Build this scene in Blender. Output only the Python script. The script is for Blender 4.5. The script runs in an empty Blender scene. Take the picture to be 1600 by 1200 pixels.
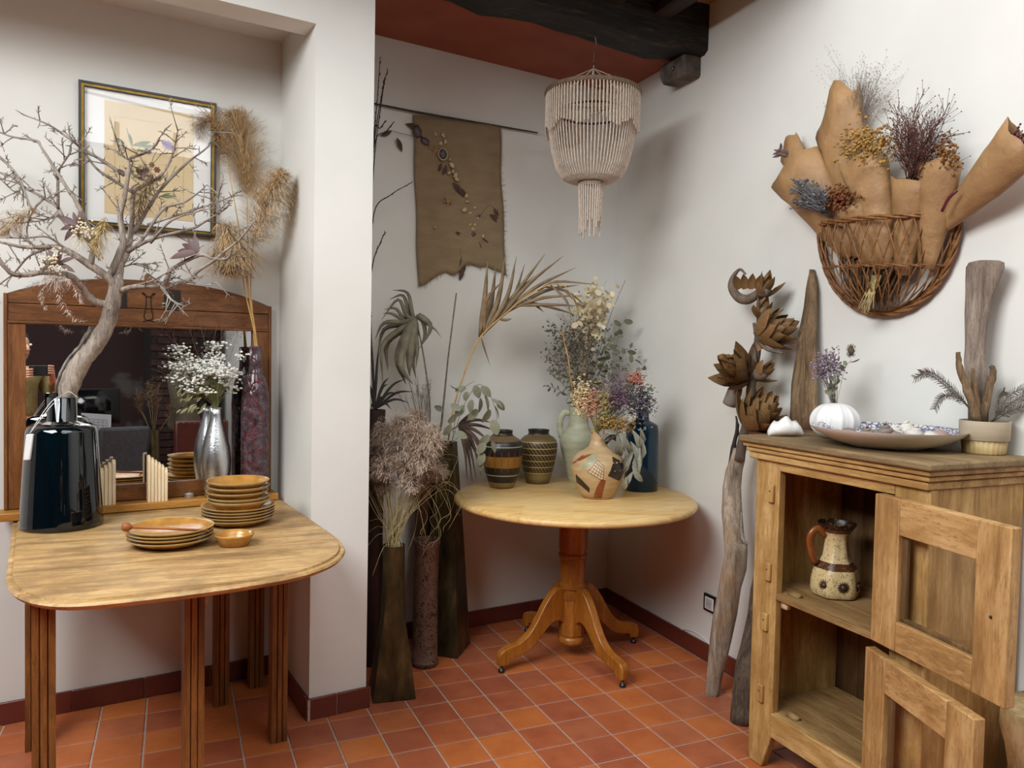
import bpy, math, random
from mathutils import Vector as V, Matrix
R = random.Random(11)
sc = bpy.context.scene
COL = sc.collection

# ------------------------------------------------------------------ camera
FPX = 1200.0                                   # focal length in pixels of the 1600 x 1200 frame
CAM = V((-0.6894, -2.5395, 1.3822))
def basis(yaw, pitch, roll):
    cy, sy, cp, sp = math.cos(yaw), math.sin(yaw), math.cos(pitch), math.sin(pitch)
    f = V((sy * cp, cy * cp, -sp)); r = V((cy, -sy, 0)); u = r.cross(f)
    cr, sr = math.cos(roll), math.sin(roll)
    return r * cr + u * sr, u * cr - r * sr, f
CR, CU, CF = basis(math.radians(23.70), math.radians(2.10), math.radians(1.17))
cd = bpy.data.cameras.new('camera'); co = bpy.data.objects.new('camera', cd); COL.objects.link(co)
cd.sensor_width = 36; cd.lens = 36 * FPX / 1600; cd.clip_start = .004; cd.clip_end = 60
co.matrix_world = Matrix(((CR.x, CU.x, -CF.x, CAM.x), (CR.y, CU.y, -CF.y, CAM.y), (CR.z, CU.z, -CF.z, CAM.z), (0, 0, 0, 1)))
sc.camera = co

# ------------------------------------------------------------------ light: overcast daylight through the glazed roof
w = bpy.data.worlds.new('world'); sc.world = w; w.use_nodes = True
w.node_tree.nodes['Background'].inputs[0].default_value = (.80, .88, 1, 1)
w.node_tree.nodes['Background'].inputs[1].default_value = .05
def area(name, loc, target, sx, sy, power, col):
    l = bpy.data.lights.new(name, 'AREA'); l.shape = 'RECTANGLE'; l.size = sx; l.size_y = sy; l.energy = power; l.color = col
    o = bpy.data.objects.new(name, l); COL.objects.link(o); o.location = loc
    o.rotation_euler = (V(target) - V(loc)).to_track_quat('-Z', 'Y').to_euler(); return o
area('roof_daylight', (-2.2, -1.45, 3.2), (-1.45, -1.38, 2.54), 2.4, 1.5, 165, (.97, .985, .985))
area('skylight_daylight', (.3, -2.3, 3.8), (.36, -1.85, 3.15), 2.2, 1.5, 46, (.97, .985, .985))
area('clerestory_daylight', (.5, -4.98, 3.85), (.5, -3.98, 3.55), 1.7, .8, 22, (.95, .98, 1))
sc.cycles.max_bounces = 8; sc.cycles.diffuse_bounces = 4; sc.cycles.glossy_bounces = 4; sc.cycles.transmission_bounces = 8; sc.cycles.caustics_reflective = False; sc.cycles.caustics_refractive = False
sc.view_settings.view_transform = 'Standard'; sc.view_settings.look = 'None'
sc.view_settings.gamma = 1; sc.view_settings.exposure = 0.22; sc.view_settings.use_curve_mapping = False

# ------------------------------------------------------------------ surveying: the room's planes and points measured on them
TILE = 0.157
TH = math.radians(7.2)
LA = V((math.cos(TH), math.sin(TH), 0)); LN = V((-math.sin(TH), math.cos(TH), 0)); UP = V((0, 0, 1))
P0 = V((-.2312, .3511, 0)); B0 = V((.6775, 1.0714, 0)); XR = 1.5557
def ray(x, y): return CF + CR * ((x - 800) / FPX) - CU * ((y - 600) / FPX)
def hit(x, y, p, n):
    d = ray(x, y); return CAM + d * ((p - CAM).dot(n) / d.dot(n))
def onz(x, y, z): return hit(x, y, V((0, 0, z)), UP)
def onx(x, y, X): return hit(x, y, V((X, 0, 0)), V((1, 0, 0)))
def onl(x, y, d): return hit(x, y, P0 + LN * d, LN)            # plane parallel to the left wall, d behind its front
def onb(x, y, off=0): return hit(x, y, B0 - LN * off, LN)      # plane in front of the back wall
def dep(p): return (p - CAM).dot(CF)
def atd(x, y, t): return CAM + ray(x, y) * t                   # at a depth of t metres
def L(a, d, z): return P0 + LA * a + LN * d + UP * z
def zat(p, y):                                                 # height above p of the image row y
    h = V((CF.x, CF.y, 0)).normalized()
    x = 800 + FPX * ((p - CAM).dot(CR)) / dep(p)
    return hit(x, y, p, h).z

# ------------------------------------------------------------------ meshes
def perp(t):
    a = V((0, 0, 1)) if abs(t.z) < .8 else V((1, 0, 0))
    return t.cross(a).normalized()
def smooth_path(pts, k=4):
    pts = [V(p) for p in pts]
    if len(pts) < 3: return pts
    q = [pts[0] * 2 - pts[1]] + pts + [pts[-1] * 2 - pts[-2]]; out = []
    for i in range(1, len(q) - 2):
        a, b, c, d = q[i - 1:i + 3]
        for j in range(k):
            t = j / k
            out.append(.5 * ((2 * b) + (c - a) * t + (2 * a - 5 * b + 4 * c - d) * t * t + (3 * b - a - 3 * c + d) * t ** 3))
    return out + [pts[-1]]
def lerp(a, b, t): return a + (b - a) * t
def interp(vals, n):
    m = len(vals) - 1; out = []
    for i in range(n):
        t = i / max(1, n - 1) * m; j = min(int(t), m - 1) if m else 0
        out.append(vals[0] if not m else lerp(vals[j], vals[j + 1], t - j))
    return out
class MB:
    def __init__(s): s.v = []; s.f = []; s.mi = []; s.cur = 0
    def add(s, vs, fs):
        b = len(s.v); s.v.extend(vs); s.f.extend([tuple(i + b for i in f) for f in fs]); s.mi.extend([s.cur] * len(fs)); return s
    def mat(s, i): s.cur = i; return s
    def tube(s, pts, rad, n=6, wob=0, flat=1):
        pts = [V(p) for p in pts]; m = len(pts)
        rad = interp(rad if isinstance(rad, (list, tuple)) else [rad], m)
        vs = []; u = None
        for i in range(m):
            t = (pts[min(i + 1, m - 1)] - pts[max(i - 1, 0)])
            t = t.normalized() if t.length > 1e-9 else V((0, 0, 1))
            if u is None: u = perp(t)
            else:
                u = u - t * u.dot(t); u = u.normalized() if u.length > 1e-6 else perp(t)
            w2 = t.cross(u)
            for j in range(n):
                a = 2 * math.pi * j / n; r = rad[i] * (1 + (R.uniform(-wob, wob) if wob else 0))
                vs.append(pts[i] + u * (math.cos(a) * r) + w2 * (math.sin(a) * r * flat))
        fs = [(i * n + j, i * n + (j + 1) % n, (i + 1) * n + (j + 1) % n, (i + 1) * n + j) for i in range(m - 1) for j in range(n)]
        fs += [tuple(range(n - 1, -1, -1)), tuple((m - 1) * n + j for j in range(n))]
        return s.add(vs, fs)
    def lathe(s, prof, c, n=40, close=False, fn=None, cap=True):
        c = V(c); vs = []; fs = []; m = len(prof)
        for i, (r, z) in enumerate(prof):
            for j in range(n):
                a = 2 * math.pi * j / n; k = fn(a, z, i) if fn else 1
                vs.append(c + V((math.cos(a) * r * k, math.sin(a) * r * k, z)))
        for i in range(m - 1 if not close else m):
            k = (i + 1) % m
            fs += [(i * n + j, i * n + (j + 1) % n, k * n + (j + 1) % n, k * n + j) for j in range(n)]
        if not close and cap:
            fs += [tuple(range(n - 1, -1, -1)), tuple((m - 1) * n + j for j in range(n))]
        return s.add(vs, fs)
    def obox(s, o, a, b, c):                                   # corner and three edge vectors
        o, a, b, c = V(o), V(a), V(b), V(c)
        if a.cross(b).dot(c) < 0: a, b = b, a
        vs = [o, o + a, o + a + b, o + b, o + c, o + a + c, o + a + b + c, o + b + c]
        return s.add(vs, [(0, 3, 2, 1), (4, 5, 6, 7), (0, 1, 5, 4), (1, 2, 6, 5), (2, 3, 7, 6), (3, 0, 4, 7)])
    def box(s, lo, hi):
        return s.obox(lo, (hi[0] - lo[0], 0, 0), (0, hi[1] - lo[1], 0), (0, 0, hi[2] - lo[2]))
    def lbox(s, a0, a1, d0, d1, z0, z1):                       # box in the left wall's frame
        return s.obox(L(a0, d0, z0), LA * (a1 - a0), LN * (d1 - d0), UP * (z1 - z0))
    def prism(s, poly, vec):
        poly = [V(p) for p in poly]; vec = V(vec); n = len(poly)
        nn = V((0, 0, 0))
        for i in range(n): nn += poly[i].cross(poly[(i + 1) % n])
        if nn.dot(vec) < 0: poly.reverse()
        vs = poly + [p + vec for p in poly]
        return s.add(vs, [tuple(range(n - 1, -1, -1)), tuple(range(n, 2 * n))] + [(i, (i + 1) % n, n + (i + 1) % n, n + i) for i in range(n)])
    def loft(s, rings, cap=True):
        n = len(rings[0]); vs = [V(p) for r in rings for p in r]
        fs = [(i * n + j, i * n + (j + 1) % n, (i + 1) * n + (j + 1) % n, (i + 1) * n + j) for i in range(len(rings) - 1) for j in range(n)]
        if cap: fs += [tuple(range(n - 1, -1, -1)), tuple((len(rings) - 1) * n + j for j in range(n))]
        return s.add(vs, fs)
    def blob(s, c, r, sq=(1, 1, 1), jit=0):
        c = V(c); g = 1.618; q = []
        for x, y, z in ((-1, g, 0), (1, g, 0), (-1, -g, 0), (1, -g, 0), (0, -1, g), (0, 1, g), (0, -1, -g), (0, 1, -g), (g, 0, -1), (g, 0, 1), (-g, 0, -1), (-g, 0, 1)):
            k = r / 1.902 * (1 + R.uniform(-jit, jit)); q.append(c + V((x * k * sq[0], y * k * sq[1], z * k * sq[2])))
        return s.add(q, [(0, 11, 5), (0, 5, 1), (0, 1, 7), (0, 7, 10), (0, 10, 11), (1, 5, 9), (5, 11, 4), (11, 10, 2), (10, 7, 6), (7, 1, 8), (3, 9, 4), (3, 4, 2), (3, 2, 6), (3, 6, 8), (3, 8, 9), (4, 9, 5), (2, 4, 11), (6, 2, 10), (8, 6, 7), (9, 8, 1)])
    def octa(s, c, r):
        c = V(c); return s.add([c + V(q) * r for q in ((1, 0, 0), (-1, 0, 0), (0, 1, 0), (0, -1, 0), (0, 0, 1), (0, 0, -1))], [(0, 2, 4), (2, 1, 4), (1, 3, 4), (3, 0, 4), (2, 0, 5), (1, 2, 5), (3, 1, 5), (0, 3, 5)])
    def ribbon(s, pts, w, side=None):
        pts = [V(p) for p in pts]; m = len(pts); ws = interp(w if isinstance(w, (list, tuple)) else [w], m); vs = []
        for i in range(m):
            t = pts[min(i + 1, m - 1)] - pts[max(i - 1, 0)]
            t = t.normalized() if t.length > 1e-9 else UP
            u = (side - t * side.dot(t)).normalized() if side is not None else perp(t)
            vs += [pts[i] - u * ws[i] * .5, pts[i] + u * ws[i] * .5]
        return s.add(vs, [(2 * i, 2 * i + 1, 2 * i + 3, 2 * i + 2) for i in range(m - 1)])
    def leaf(s, base, d, nrm, ln, wd, curl=0, fold=.15, n=5, sh=None, thick=0):
        base, d = V(base), V(d).normalized(); nrm = V(nrm); nrm = (nrm - d * nrm.dot(d)).normalized(); sd = d.cross(nrm)
        sh = sh or [.12, .7, 1, .75, .03]; ws = interp(sh, n); vs = []
        p = base.copy(); dd = d.copy(); nn = nrm.copy()
        for i in range(n):
            h = ws[i] * wd * .5
            vs += [p - sd * h + nn * (h * fold), p.copy(), p + sd * h + nn * (h * fold)]
            q = Matrix.Rotation(-curl / (n - 1), 3, sd); dd = q @ dd; nn = q @ nn; p = p + dd * (ln / (n - 1))
        k = len(vs)
        fs = []
        for i in range(n - 1):
            a = i * 3; fs += [(a, a + 1, a + 4, a + 3), (a + 1, a + 2, a + 5, a + 4)]
        return s.add(vs, fs)
    def mesh(s, name, mats, org=V((0, 0, 0)), smooth=True):
        me = bpy.data.meshes.new(name); me.from_pydata([v - org for v in s.v], [], s.f)
        for m in (mats if isinstance(mats, (list, tuple)) else [mats]): me.materials.append(m)
        if any(s.mi): me.polygons.foreach_set('material_index', s.mi)
        if smooth: me.polygons.foreach_set('use_smooth', [True] * len(me.polygons))
        me.update(); return me
    def obj(s, name, mats, parent=None, smooth=True, bevel=0, loc=None, sharp=None, solid=0):
        org = wloc(parent) if parent else V(loc if loc is not None else (0, 0, 0))
        me = s.mesh(name, mats, org, smooth)
        o = bpy.data.objects.new(name, me); COL.objects.link(o)
        if parent: o.parent = parent
        else: o.location = org
        if bevel:
            b = o.modifiers.new('bevel', 'BEVEL'); b.width = bevel; b.segments = 2; b.limit_method = 'ANGLE'; b.angle_limit = .6
        if solid:
            b = o.modifiers.new('solid', 'SOLIDIFY'); b.thickness = solid
        if smooth and (bevel or sharp): 
            try: me.set_sharp_from_angle(angle=sharp or .7)
            except Exception: pass
        return o
def wloc(o):
    p = V((0, 0, 0))
    while o: p = p + o.location; o = o.parent
    return p
def tag(o, label, cat=None, group=None, kind=None):
    o['label'] = label
    if cat: o['category'] = cat
    if group: o['group'] = group
    if kind: o['kind'] = kind
    return o
def thing(name, label, cat, loc, group=None):
    o = bpy.data.objects.new(name, None); COL.objects.link(o); o.location = loc; o.empty_display_size = .05
    return tag(o, label, cat, group)
def inst(name, me, parent, mat4):                              # a part that shares its mesh with its alikes
    o = bpy.data.objects.new(name, me); COL.objects.link(o); o.parent = parent
    o.matrix_local = Matrix.Translation(-wloc(parent)) @ mat4
    return o
def frame(p, d, nrm, s=1, sx=None):                            # matrix: local y along d, z along nrm
    d = V(d).normalized(); nrm = V(nrm); nrm = nrm - d * nrm.dot(d)
    nrm = nrm.normalized() if nrm.length > 1e-5 else perp(d)
    x = d.cross(nrm); k = sx or s
    return Matrix(((x.x * k, d.x * s, nrm.x * s, p[0]), (x.y * k, d.y * s, nrm.y * s, p[1]), (x.z * k, d.z * s, nrm.z * s, p[2]), (0, 0, 0, 1)))
def rv(k=1): return V((R.uniform(-k, k), R.uniform(-k, k), R.uniform(-k, k)))
def struct(o): o['kind'] = 'structure'; return o

# ------------------------------------------------------------------ materials
def lin(c):
    if isinstance(c, str): c = tuple(int(c[i:i + 2], 16) / 255 for i in (0, 2, 4))
    return tuple((x / 12.92 if x <= .04045 else ((x + .055) / 1.055) ** 2.4) for x in c) + (1,)
class NT:
    def __init__(s, name):
        s.m = bpy.data.materials.new(name); s.m.use_nodes = True; s.t = s.m.node_tree; s.b = s.t.nodes['Principled BSDF']
        s.tc = None
    def n(s, kind, **kw):
        o = s.t.nodes.new(kind)
        for k, v in kw.items():
            if k in o.inputs.keys(): o.inputs[k].default_value = v
            else: setattr(o, k, v)
        return o
    def l(s, a, b): s.t.links.new(a, b)
    def co(s, scale=(1, 1, 1), rot=(0, 0, 0), which='Object'):
        if not s.tc: s.tc = s.n('ShaderNodeTexCoord')
        mp = s.n('ShaderNodeMapping'); mp.inputs['Scale'].default_value = scale; mp.inputs['Rotation'].default_value = rot
        s.l(s.tc.outputs[which], mp.inputs['Vector']); return mp.outputs['Vector']
    def noise(s, vec, scale=5, detail=4, rough=.55, dist=0):
        o = s.n('ShaderNodeTexNoise', Scale=scale, Detail=detail, Roughness=rough, Distortion=dist); s.l(vec, o.inputs['Vector']); return o.outputs['Fac']
    def ramp(s, fac, stops):
        o = s.n('ShaderNodeValToRGB'); e = o.color_ramp.elements
        while len(e) < len(stops): e.new(.5)
        for i, (p, c) in enumerate(stops): e[i].position = p; e[i].color = lin(c)
        s.l(fac, o.inputs['Fac']); return o.outputs['Color']
    def mix(s, fac, a, b, mode='MIX'):
        o = s.n('ShaderNodeMix', data_type='RGBA', blend_type=mode)
        for k, x in ((0, fac), (6, a), (7, b)):
            if isinstance(x, (int, float)): o.inputs[k].default_value = x
            elif isinstance(x, tuple): o.inputs[k].default_value = x
            else: s.l(x, o.inputs[k])
        return o.outputs[2]
    def math(s, op, a, b=None, c=None):
        o = s.n('ShaderNodeMath', operation=op)
        for i, x in enumerate((a, b, c)):
            if x is None: continue
            if isinstance(x, (int, float)): o.inputs[i].default_value = x
            else: s.l(x, o.inputs[i])
        return o.outputs[0]
    def bump(s, h, st=.3, dist=.01):
        o = s.n('ShaderNodeBump', Strength=st, Distance=dist); s.l(h, o.inputs['Height']); s.l(o.outputs['Normal'], s.b.inputs['Normal'])
    def col(s, c):
        if isinstance(c, (tuple, str)): s.b.inputs['Base Color'].default_value = lin(c) if isinstance(c, str) else c
        else: s.l(c, s.b.inputs['Base Color'])
        return s
    def set(s, **kw):
        for k, v in kw.items(): s.b.inputs[k.replace('_', ' ')].default_value = v
        return s
def plain(name, c1, c2=None, scale=20, rough=.7, bump=0, metal=0, rnd=0, bscale=None, detail=4, spec=.5, bd=.004, stretch=(1, 1, 1)):
    k = NT(name); k.set(Roughness=rough, Metallic=metal); k.b.inputs['Specular IOR Level'].default_value = spec
    vec = k.co(stretch)
    f = k.noise(vec, scale, detail)
    c = k.ramp(f, [(.32, c1), (.68, c2 or c1)])
    if rnd:
        oi = k.n('ShaderNodeObjectInfo'); h = k.n('ShaderNodeHueSaturation'); k.l(c, h.inputs['Color'])
        k.l(k.math('MULTIPLY_ADD', oi.outputs['Random'], rnd, 1 - rnd * .5), h.inputs['Value']); c = h.outputs['Color']
    k.col(c)
    if bump: k.bump(k.noise(k.co(stretch), bscale or scale * 2, 5), bump, bd)
    return k.m
def wood(name, c1, c2, c3, axis=0, scale=6, rough=.55, bump=.15, stretch=9, spec=.4, rnd=0, blotch=None):
    k = NT(name); k.set(Roughness=rough); k.b.inputs['Specular IOR Level'].default_value = spec
    sv = [stretch] * 3; sv[axis] = 1
    vec = k.co(tuple(sv))
    if rnd:
        oi = k.n('ShaderNodeObjectInfo'); vm = k.n('ShaderNodeVectorMath', operation='ADD'); k.l(vec, vm.inputs[0])
        cx = k.n('ShaderNodeCombineXYZ')
        for i in range(3): k.l(k.math('MULTIPLY', oi.outputs['Random'], 37 + 11 * i), cx.inputs[i])
        k.l(cx.outputs[0], vm.inputs[1]); vec = vm.outputs[0]
    f = k.noise(vec, scale * .6, 6, .6, .6)
    c = k.ramp(f, [(.28, c1), (.5, c2), (.72, c3)])
    fine = k.noise(k.co(tuple(x * 5 for x in sv)), scale * 1.4, 4, .7)
    mid = k.noise(k.co(tuple(x * (2.2 if x > 1 else 1.3) for x in sv)), scale * 1.5, 5, .65, .3)
    def up(f, a, b): g = k.n('ShaderNodeMapRange'); g.inputs[1].default_value = a; g.inputs[2].default_value = b; k.l(f, g.inputs[0]); return g.outputs[0]
    c = k.mix(k.math('MULTIPLY', up(mid, .52, .68), .55), c, lin(c1))
    c = k.mix(k.math('MULTIPLY', up(mid, .46, .34), .4), c, lin(c3))
    c = k.mix(k.math('MULTIPLY', up(fine, .53, .66), .6), c, lin(c1))
    if blotch:
        b = k.noise(k.co((1, 1, 1)), 7, 4, .6); g = k.n('ShaderNodeMapRange'); g.inputs[1].default_value = .45; g.inputs[2].default_value = .7; k.l(b, g.inputs[0])
        c = k.mix(k.math('MULTIPLY', g.outputs[0], .75), c, lin(blotch))
    if rnd:
        h = k.n('ShaderNodeHueSaturation'); k.l(c, h.inputs['Color']); k.l(k.math('MULTIPLY_ADD', oi.outputs['Random'], rnd, 1 - rnd * .5), h.inputs['Value']); c = h.outputs['Color']
    k.col(c); k.bump(fine, bump, .002)
    return k.m
def glass(name, c, rough=.02, ior=1.45):
    k = NT(name); k.set(Roughness=rough, IOR=ior); k.b.inputs['Transmission Weight'].default_value = 1; k.col(c); return k.m

m_wall = plain('white_plaster', 'D4D4CF', 'DADAD5', 3, .85, .06, bscale=55, spec=.2)
m_red = plain('red_plaster', '85432F', '94503A', 5, .9, .15, bscale=20)
m_grout = plain('grey_grout', 'A2948A', 'B4A79C', 60, .95, .2)
def clear(name, rough=0.0):                                    # thin clear glazing: transparent with a Fresnel reflection
    k = NT(name); k.t.nodes.remove(k.b); out = [n for n in k.t.nodes if n.type == 'OUTPUT_MATERIAL'][0]
    lw = k.n('ShaderNodeLayerWeight', Blend=.5); g = k.n('ShaderNodeBsdfGlossy', Roughness=rough); t = k.n('ShaderNodeBsdfTransparent'); mx = k.n('ShaderNodeMixShader')
    fr = k.math('MULTIPLY_ADD', k.math('POWER', lw.outputs['Facing'], 4.0), .55, .03)
    k.l(fr, mx.inputs[0]); k.l(t.outputs[0], mx.inputs[1]); k.l(g.outputs[0], mx.inputs[2]); k.l(mx.outputs[0], out.inputs['Surface']); return k.m
# ------------------------------------------------------------------ plant helpers
def plume(mb, axis, wid, n=600, grav=.5, fwd=.8, hair=.0011, sub=2, prof=(.35, .9, 1, .85, .45, .12)):
    """feathery seed head along the axis points; wid = half width in metres"""
    axis = smooth_path(axis, 6); m = len(axis); pf40 = interp(prof, 40)
    for i in range(n):
        t = R.random() ** .9; x = t * (m - 1); j = min(int(x), m - 2); p = axis[j].lerp(axis[j + 1], x - j)
        tg = (axis[j + 1] - axis[j]).normalized(); rad = rv(); rad = rad - tg * rad.dot(tg); rad = rad.normalized() if rad.length > 1e-4 else perp(tg)
        ln = wid * pf40[int(t * 39)] * R.uniform(.7, 1.45)
        d = (tg * fwd * .7 + rad * R.uniform(.35, 1.1)).normalized(); q = [p + rad * wid * .12 * R.random()]
        for s in range(4):
            d = (d + V((0, 0, -grav * .25)) + rv(.18)).normalized(); q.append(q[-1] + d * (ln * .34))
        mb.ribbon(q, [hair * 1.2, hair, hair * .5])
        for s in range(sub):
            b = q[1 + s % 3]; e = (d + rv(.9)).normalized(); mb.ribbon([b, b + e * ln * .2, b + (e + V((0, 0, -grav * .5))).normalized() * ln * .36], [hair, hair * .6])
    return mb
def sprig(mb, base, d, ln, r, depth, spread=.6, kids=3, tips=None, bend=.15, n=4, taper=.55, segs=4):
    """branching twig; collects the tips"""
    p = V(base); d = V(d).normalized(); pts = [p.copy()]
    for i in range(segs): d = (d + rv(bend)).normalized(); p = p + d * (ln / segs); pts.append(p.copy())
    mb.tube(pts, [r, r * taper], n)
    if depth <= 0:
        if tips is not None: tips.append((p, d))
        return
    for i in range(kids):
        t = .35 + .65 * (i + R.random() * .7) / kids; x = min(t, 1) * segs; j = min(int(x), segs - 1); b = pts[j].lerp(pts[j + 1], min(1, x - j))
        sprig(mb, b, (d + rv(1).normalized() * spread), ln * R.uniform(.4, .65), r * taper, depth - 1, spread, kids, tips, bend, max(3, n - 1), taper, max(2, segs - 1))
    if tips is not None: tips.append((p, d))
def leafmesh(name, mat, sh, asp=.5, curl=.5, fold=.2, n=6):
    b = MB(); b.leaf((0, 0, 0), (0, 1, 0), (0, 0, 1), 1, asp, curl, fold, n, sh); return b.mesh(name, mat)

# ================================================================== the room
HT = 4.4
def wallobj(name, mb, m=None, **k): return struct(mb.obj(name, m or m_wall, smooth=False, **k))
k = NT('terracotta_tile'); k.set(Roughness=.42); k.b.inputs['Specular IOR Level'].default_value = .45
oi = k.n('ShaderNodeObjectInfo')
c = k.ramp(oi.outputs['Random'], [(0, '96503A'), (.3, 'A65A38'), (.55, 'B06034'), (.8, 'C27034'), (1, '985642')])
vec = k.co((1, 1, 1)); vm = k.n('ShaderNodeVectorMath', operation='ADD'); k.l(vec, vm.inputs[0]); k.l(oi.outputs['Location'], vm.inputs[1])
st = k.noise(vm.outputs[0], 22, 6, .65)
c = k.mix(k.math('MULTIPLY', st, .55), c, k.ramp(k.noise(vm.outputs[0], 9, 3), [(.35, '8A4530'), (.7, 'C0744A')]))
k.col(c); k.l(k.math('MULTIPLY_ADD', st, .35, .25), k.b.inputs['Roughness']); k.bump(k.noise(vm.outputs[0], 40, 5), .12, .003)
m_tile = k.m
k = NT('glazed_skirting_tile'); k.set(Roughness=.32)
oi = k.n('ShaderNodeObjectInfo'); c = k.ramp(oi.outputs['Random'], [(0, '5E2A20'), (1, '6E3226')])
k.col(k.mix(k.math('MULTIPLY', k.noise(k.co(), 14, 4), .5), c, lin('4A2019'))); m_skirt = k.m

fl = MB(); fl.box((-3.6, -5.2, -.08), (XR + .1, 1.45, -.0035))
floor = struct(fl.obj('floor', m_grout, smooth=False)); floor['label'] = 'square terracotta floor tiles with grey joints'
def tilebox(mb, x0, x1, y0, y1):
    g = .0032; e = .003; z0, z1 = -.009, 0
    a = [V((x0 + g, y0 + g, z0)), V((x1 - g, y0 + g, z0)), V((x1 - g, y1 - g, z0)), V((x0 + g, y1 - g, z0))]
    b = [V((p.x, p.y, z1 - .0015)) for p in a]
    cc = [V((x0 + g + e, y0 + g + e, z1)), V((x1 - g - e, y0 + g + e, z1)), V((x1 - g - e, y1 - g - e, z1)), V((x0 + g + e, y1 - g - e, z1))]
    mb.loft([a, b, cc])
tm = MB(); tilebox(tm, -TILE / 2, TILE / 2, -TILE / 2, TILE / 2); tile_me = tm.mesh('tile', m_tile, smooth=False)
cut = MB(); xr = XR - .012; c9 = 9 * TILE; tilebox(cut, -(xr - c9) / 2, (xr - c9) / 2, -TILE / 2, TILE / 2); cut_me = cut.mesh('tile', m_tile, smooth=False)
cells = []
for i in range(-23, 10):
    for j in range(-33, 9):
        x = (i + .5) * TILE; y = (j + .5) * TILE
        q = V((x, y, 0)); d = dep(q)
        vis = False
        if d > .3:
            px = 800 + FPX * (q - CAM).dot(CR) / d; py = 600 - FPX * (q - CAM).dot(CU) / d
            vis = -60 < px < 1640 and py < 1250 and not (x > 1.2 and -1.2 < y < -.5)
        inside = (q - P0).dot(LN) < .5 or (x > 0 and (q - B0).dot(LN) < .1)
        cells.append((not (vis and inside), -1 / d if d > .3 else 0, i, j))
cells.sort(); rest = MB(); cnt = 0
for hid, dd, i, j in cells:
    if not hid and cnt < 300:
        cnt += 1; xm = (i + .5) * TILE if i < 9 else (c9 + xr) / 2
        inst('tile', tile_me if i < 9 else cut_me, floor, Matrix.Translation((xm, (j + .5) * TILE, R.uniform(-.0006, .0006))))
    else: tilebox(rest, i * TILE, (i + 1) * TILE if i < 9 else xr, j * TILE, (j + 1) * TILE)
o = rest.obj('tile_field', m_tile, floor, smooth=False); o['kind'] = 'stuff'; o['label'] = 'remaining terracotta tiles of the floor'

wallobj('wall_back', MB().obox(B0 - LA * 1.1, LA * 2.3, LN * .12, UP * 3.1))
wallobj('wall_right', MB().box((XR, -5.2, 0), (XR + .12, 1.5, HT)))
mb = MB()                                                       # pier, niche and the flat lintel across it
mb.lbox(.008, .232, .006, .95, 0, HT); mb.lbox(-2.2, .01, .50, .95, 0, 3.2)
mb.lbox(-2.2, .008, .006, .132, 2.575, HT); mb.lbox(-2.2, .01, .132, .6, 2.672, 3.2); mb.lbox(-2.6, -2.2, .006, .95, 0, HT)
wallobj('wall_left', mb)
m_dark = plain('dark_red_wall_paint', '2A1416', '341A1A', 4, .8, .1)
mb = MB(); mb.box((-3.7, -5.2, 0), (-3.58, .3, HT)); mb.box((-3.6, .02, 0), (-2.7, .14, HT)); wallobj('wall_far_left', mb, m_dark)
k = NT('peeling_dark_wall'); k.set(Roughness=.8)
f = k.noise(k.co((1, 1, 1.3)), 1.1, 5, .55); k.col(k.ramp(f, [(.5, '2A1213'), (.58, '2E1616'), (.62, '4A4542'), (.72, '55504C')])); m_peel = k.m
wallobj('wall_front', MB().box((-3.7, -5.2, 0), (XR + .1, -5.08, HT)), m_peel)
# skirting tiles
def skirt(name, o, d, nrm, ln, step, first, h=.081, t=.013):
    root = struct(MB().obox(o + nrm * .0005, d * ln, -nrm * (t - .004), UP * (h - .003)).obj(name, m_grout, smooth=False))
    x = -first
    while x < ln:
        a, b = max(x, 0), min(x + step, ln)
        if b - a > .01: MB().obox(o + d * (a + .0012), d * (b - a - .0024), -nrm * t, UP * h).obj('skirting_tile', m_skirt, root, bevel=.0025)
        x += step
    return root
skirt('baseboard_back', B0 - LA * .75, LA, LN, 1.655, .247, .12)
skirt('baseboard_right', V((XR, 1.19, 0)), V((0, -1, 0)), V((1, 0, 0)), 2.7, .247, .05)
skirt('baseboard_niche', L(-1.9, .50, 0), LA, LN, 1.905, .247, .09)
skirt('baseboard_niche_side', L(.008, .50, 0), -LN, LA, .508, .247, .02)
skirt('baseboard_pier', L(-.003, .006, 0), LA, LN, .25, .247, .13)

# lower ceiling over the alcove, the old beam, its bracket, joists and boards
wallobj('ceiling', MB().obox(B0 - LA * 1.1 + UP * 2.842, LA * 2.3, -LN * .58, UP * .06), m_red)
k = NT('blackened_beam'); k.set(Roughness=.65)
v1 = k.co((1.5, 9, 9)); f = k.noise(v1, 4, 7, .7, .4); k.col(k.ramp(f, [(.40, '0A0909'), (.54, '1C1713'), (.62, '463324'), (.74, '6E5438')]))
k.bump(f, 1, .05); m_beam = k.m
E1 = V((.258, .486, 2.80)); BD = V((1.235, .119, 0)).normalized(); BN = V((-BD.y, BD.x, 0))
def rough_beam(name, p, d, nrm, ln, wd, ht, m, seg=14, jit=.012):
    rings = []
    for i in range(seg + 1):
        q = p + d * (ln * i / seg); j = [R.uniform(-jit, jit) for _ in range(8)]
        c = min(wd, ht) * .1
        loop = [(-c, 0), (-wd + c, 0), (-wd, c), (-wd, ht), (0, ht), (0, c)]
        rings.append([q + nrm * (a + j[k2]) + UP * (b + (j[k2 + 1] if b < ht else 0)) for k2, (a, b) in enumerate(loop)])
    return struct(MB().loft(rings).obj(name, m, sharp=.5))
rough_beam('ceiling_beam', E1 - BD * .42, BD, BN, 1.735, .2, .24, m_beam)
m_joist = wood('dark_joist_wood', '1A120E', '2A1C15', '3B281C', 1, 6, .7, .4)
x = -.28
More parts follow.
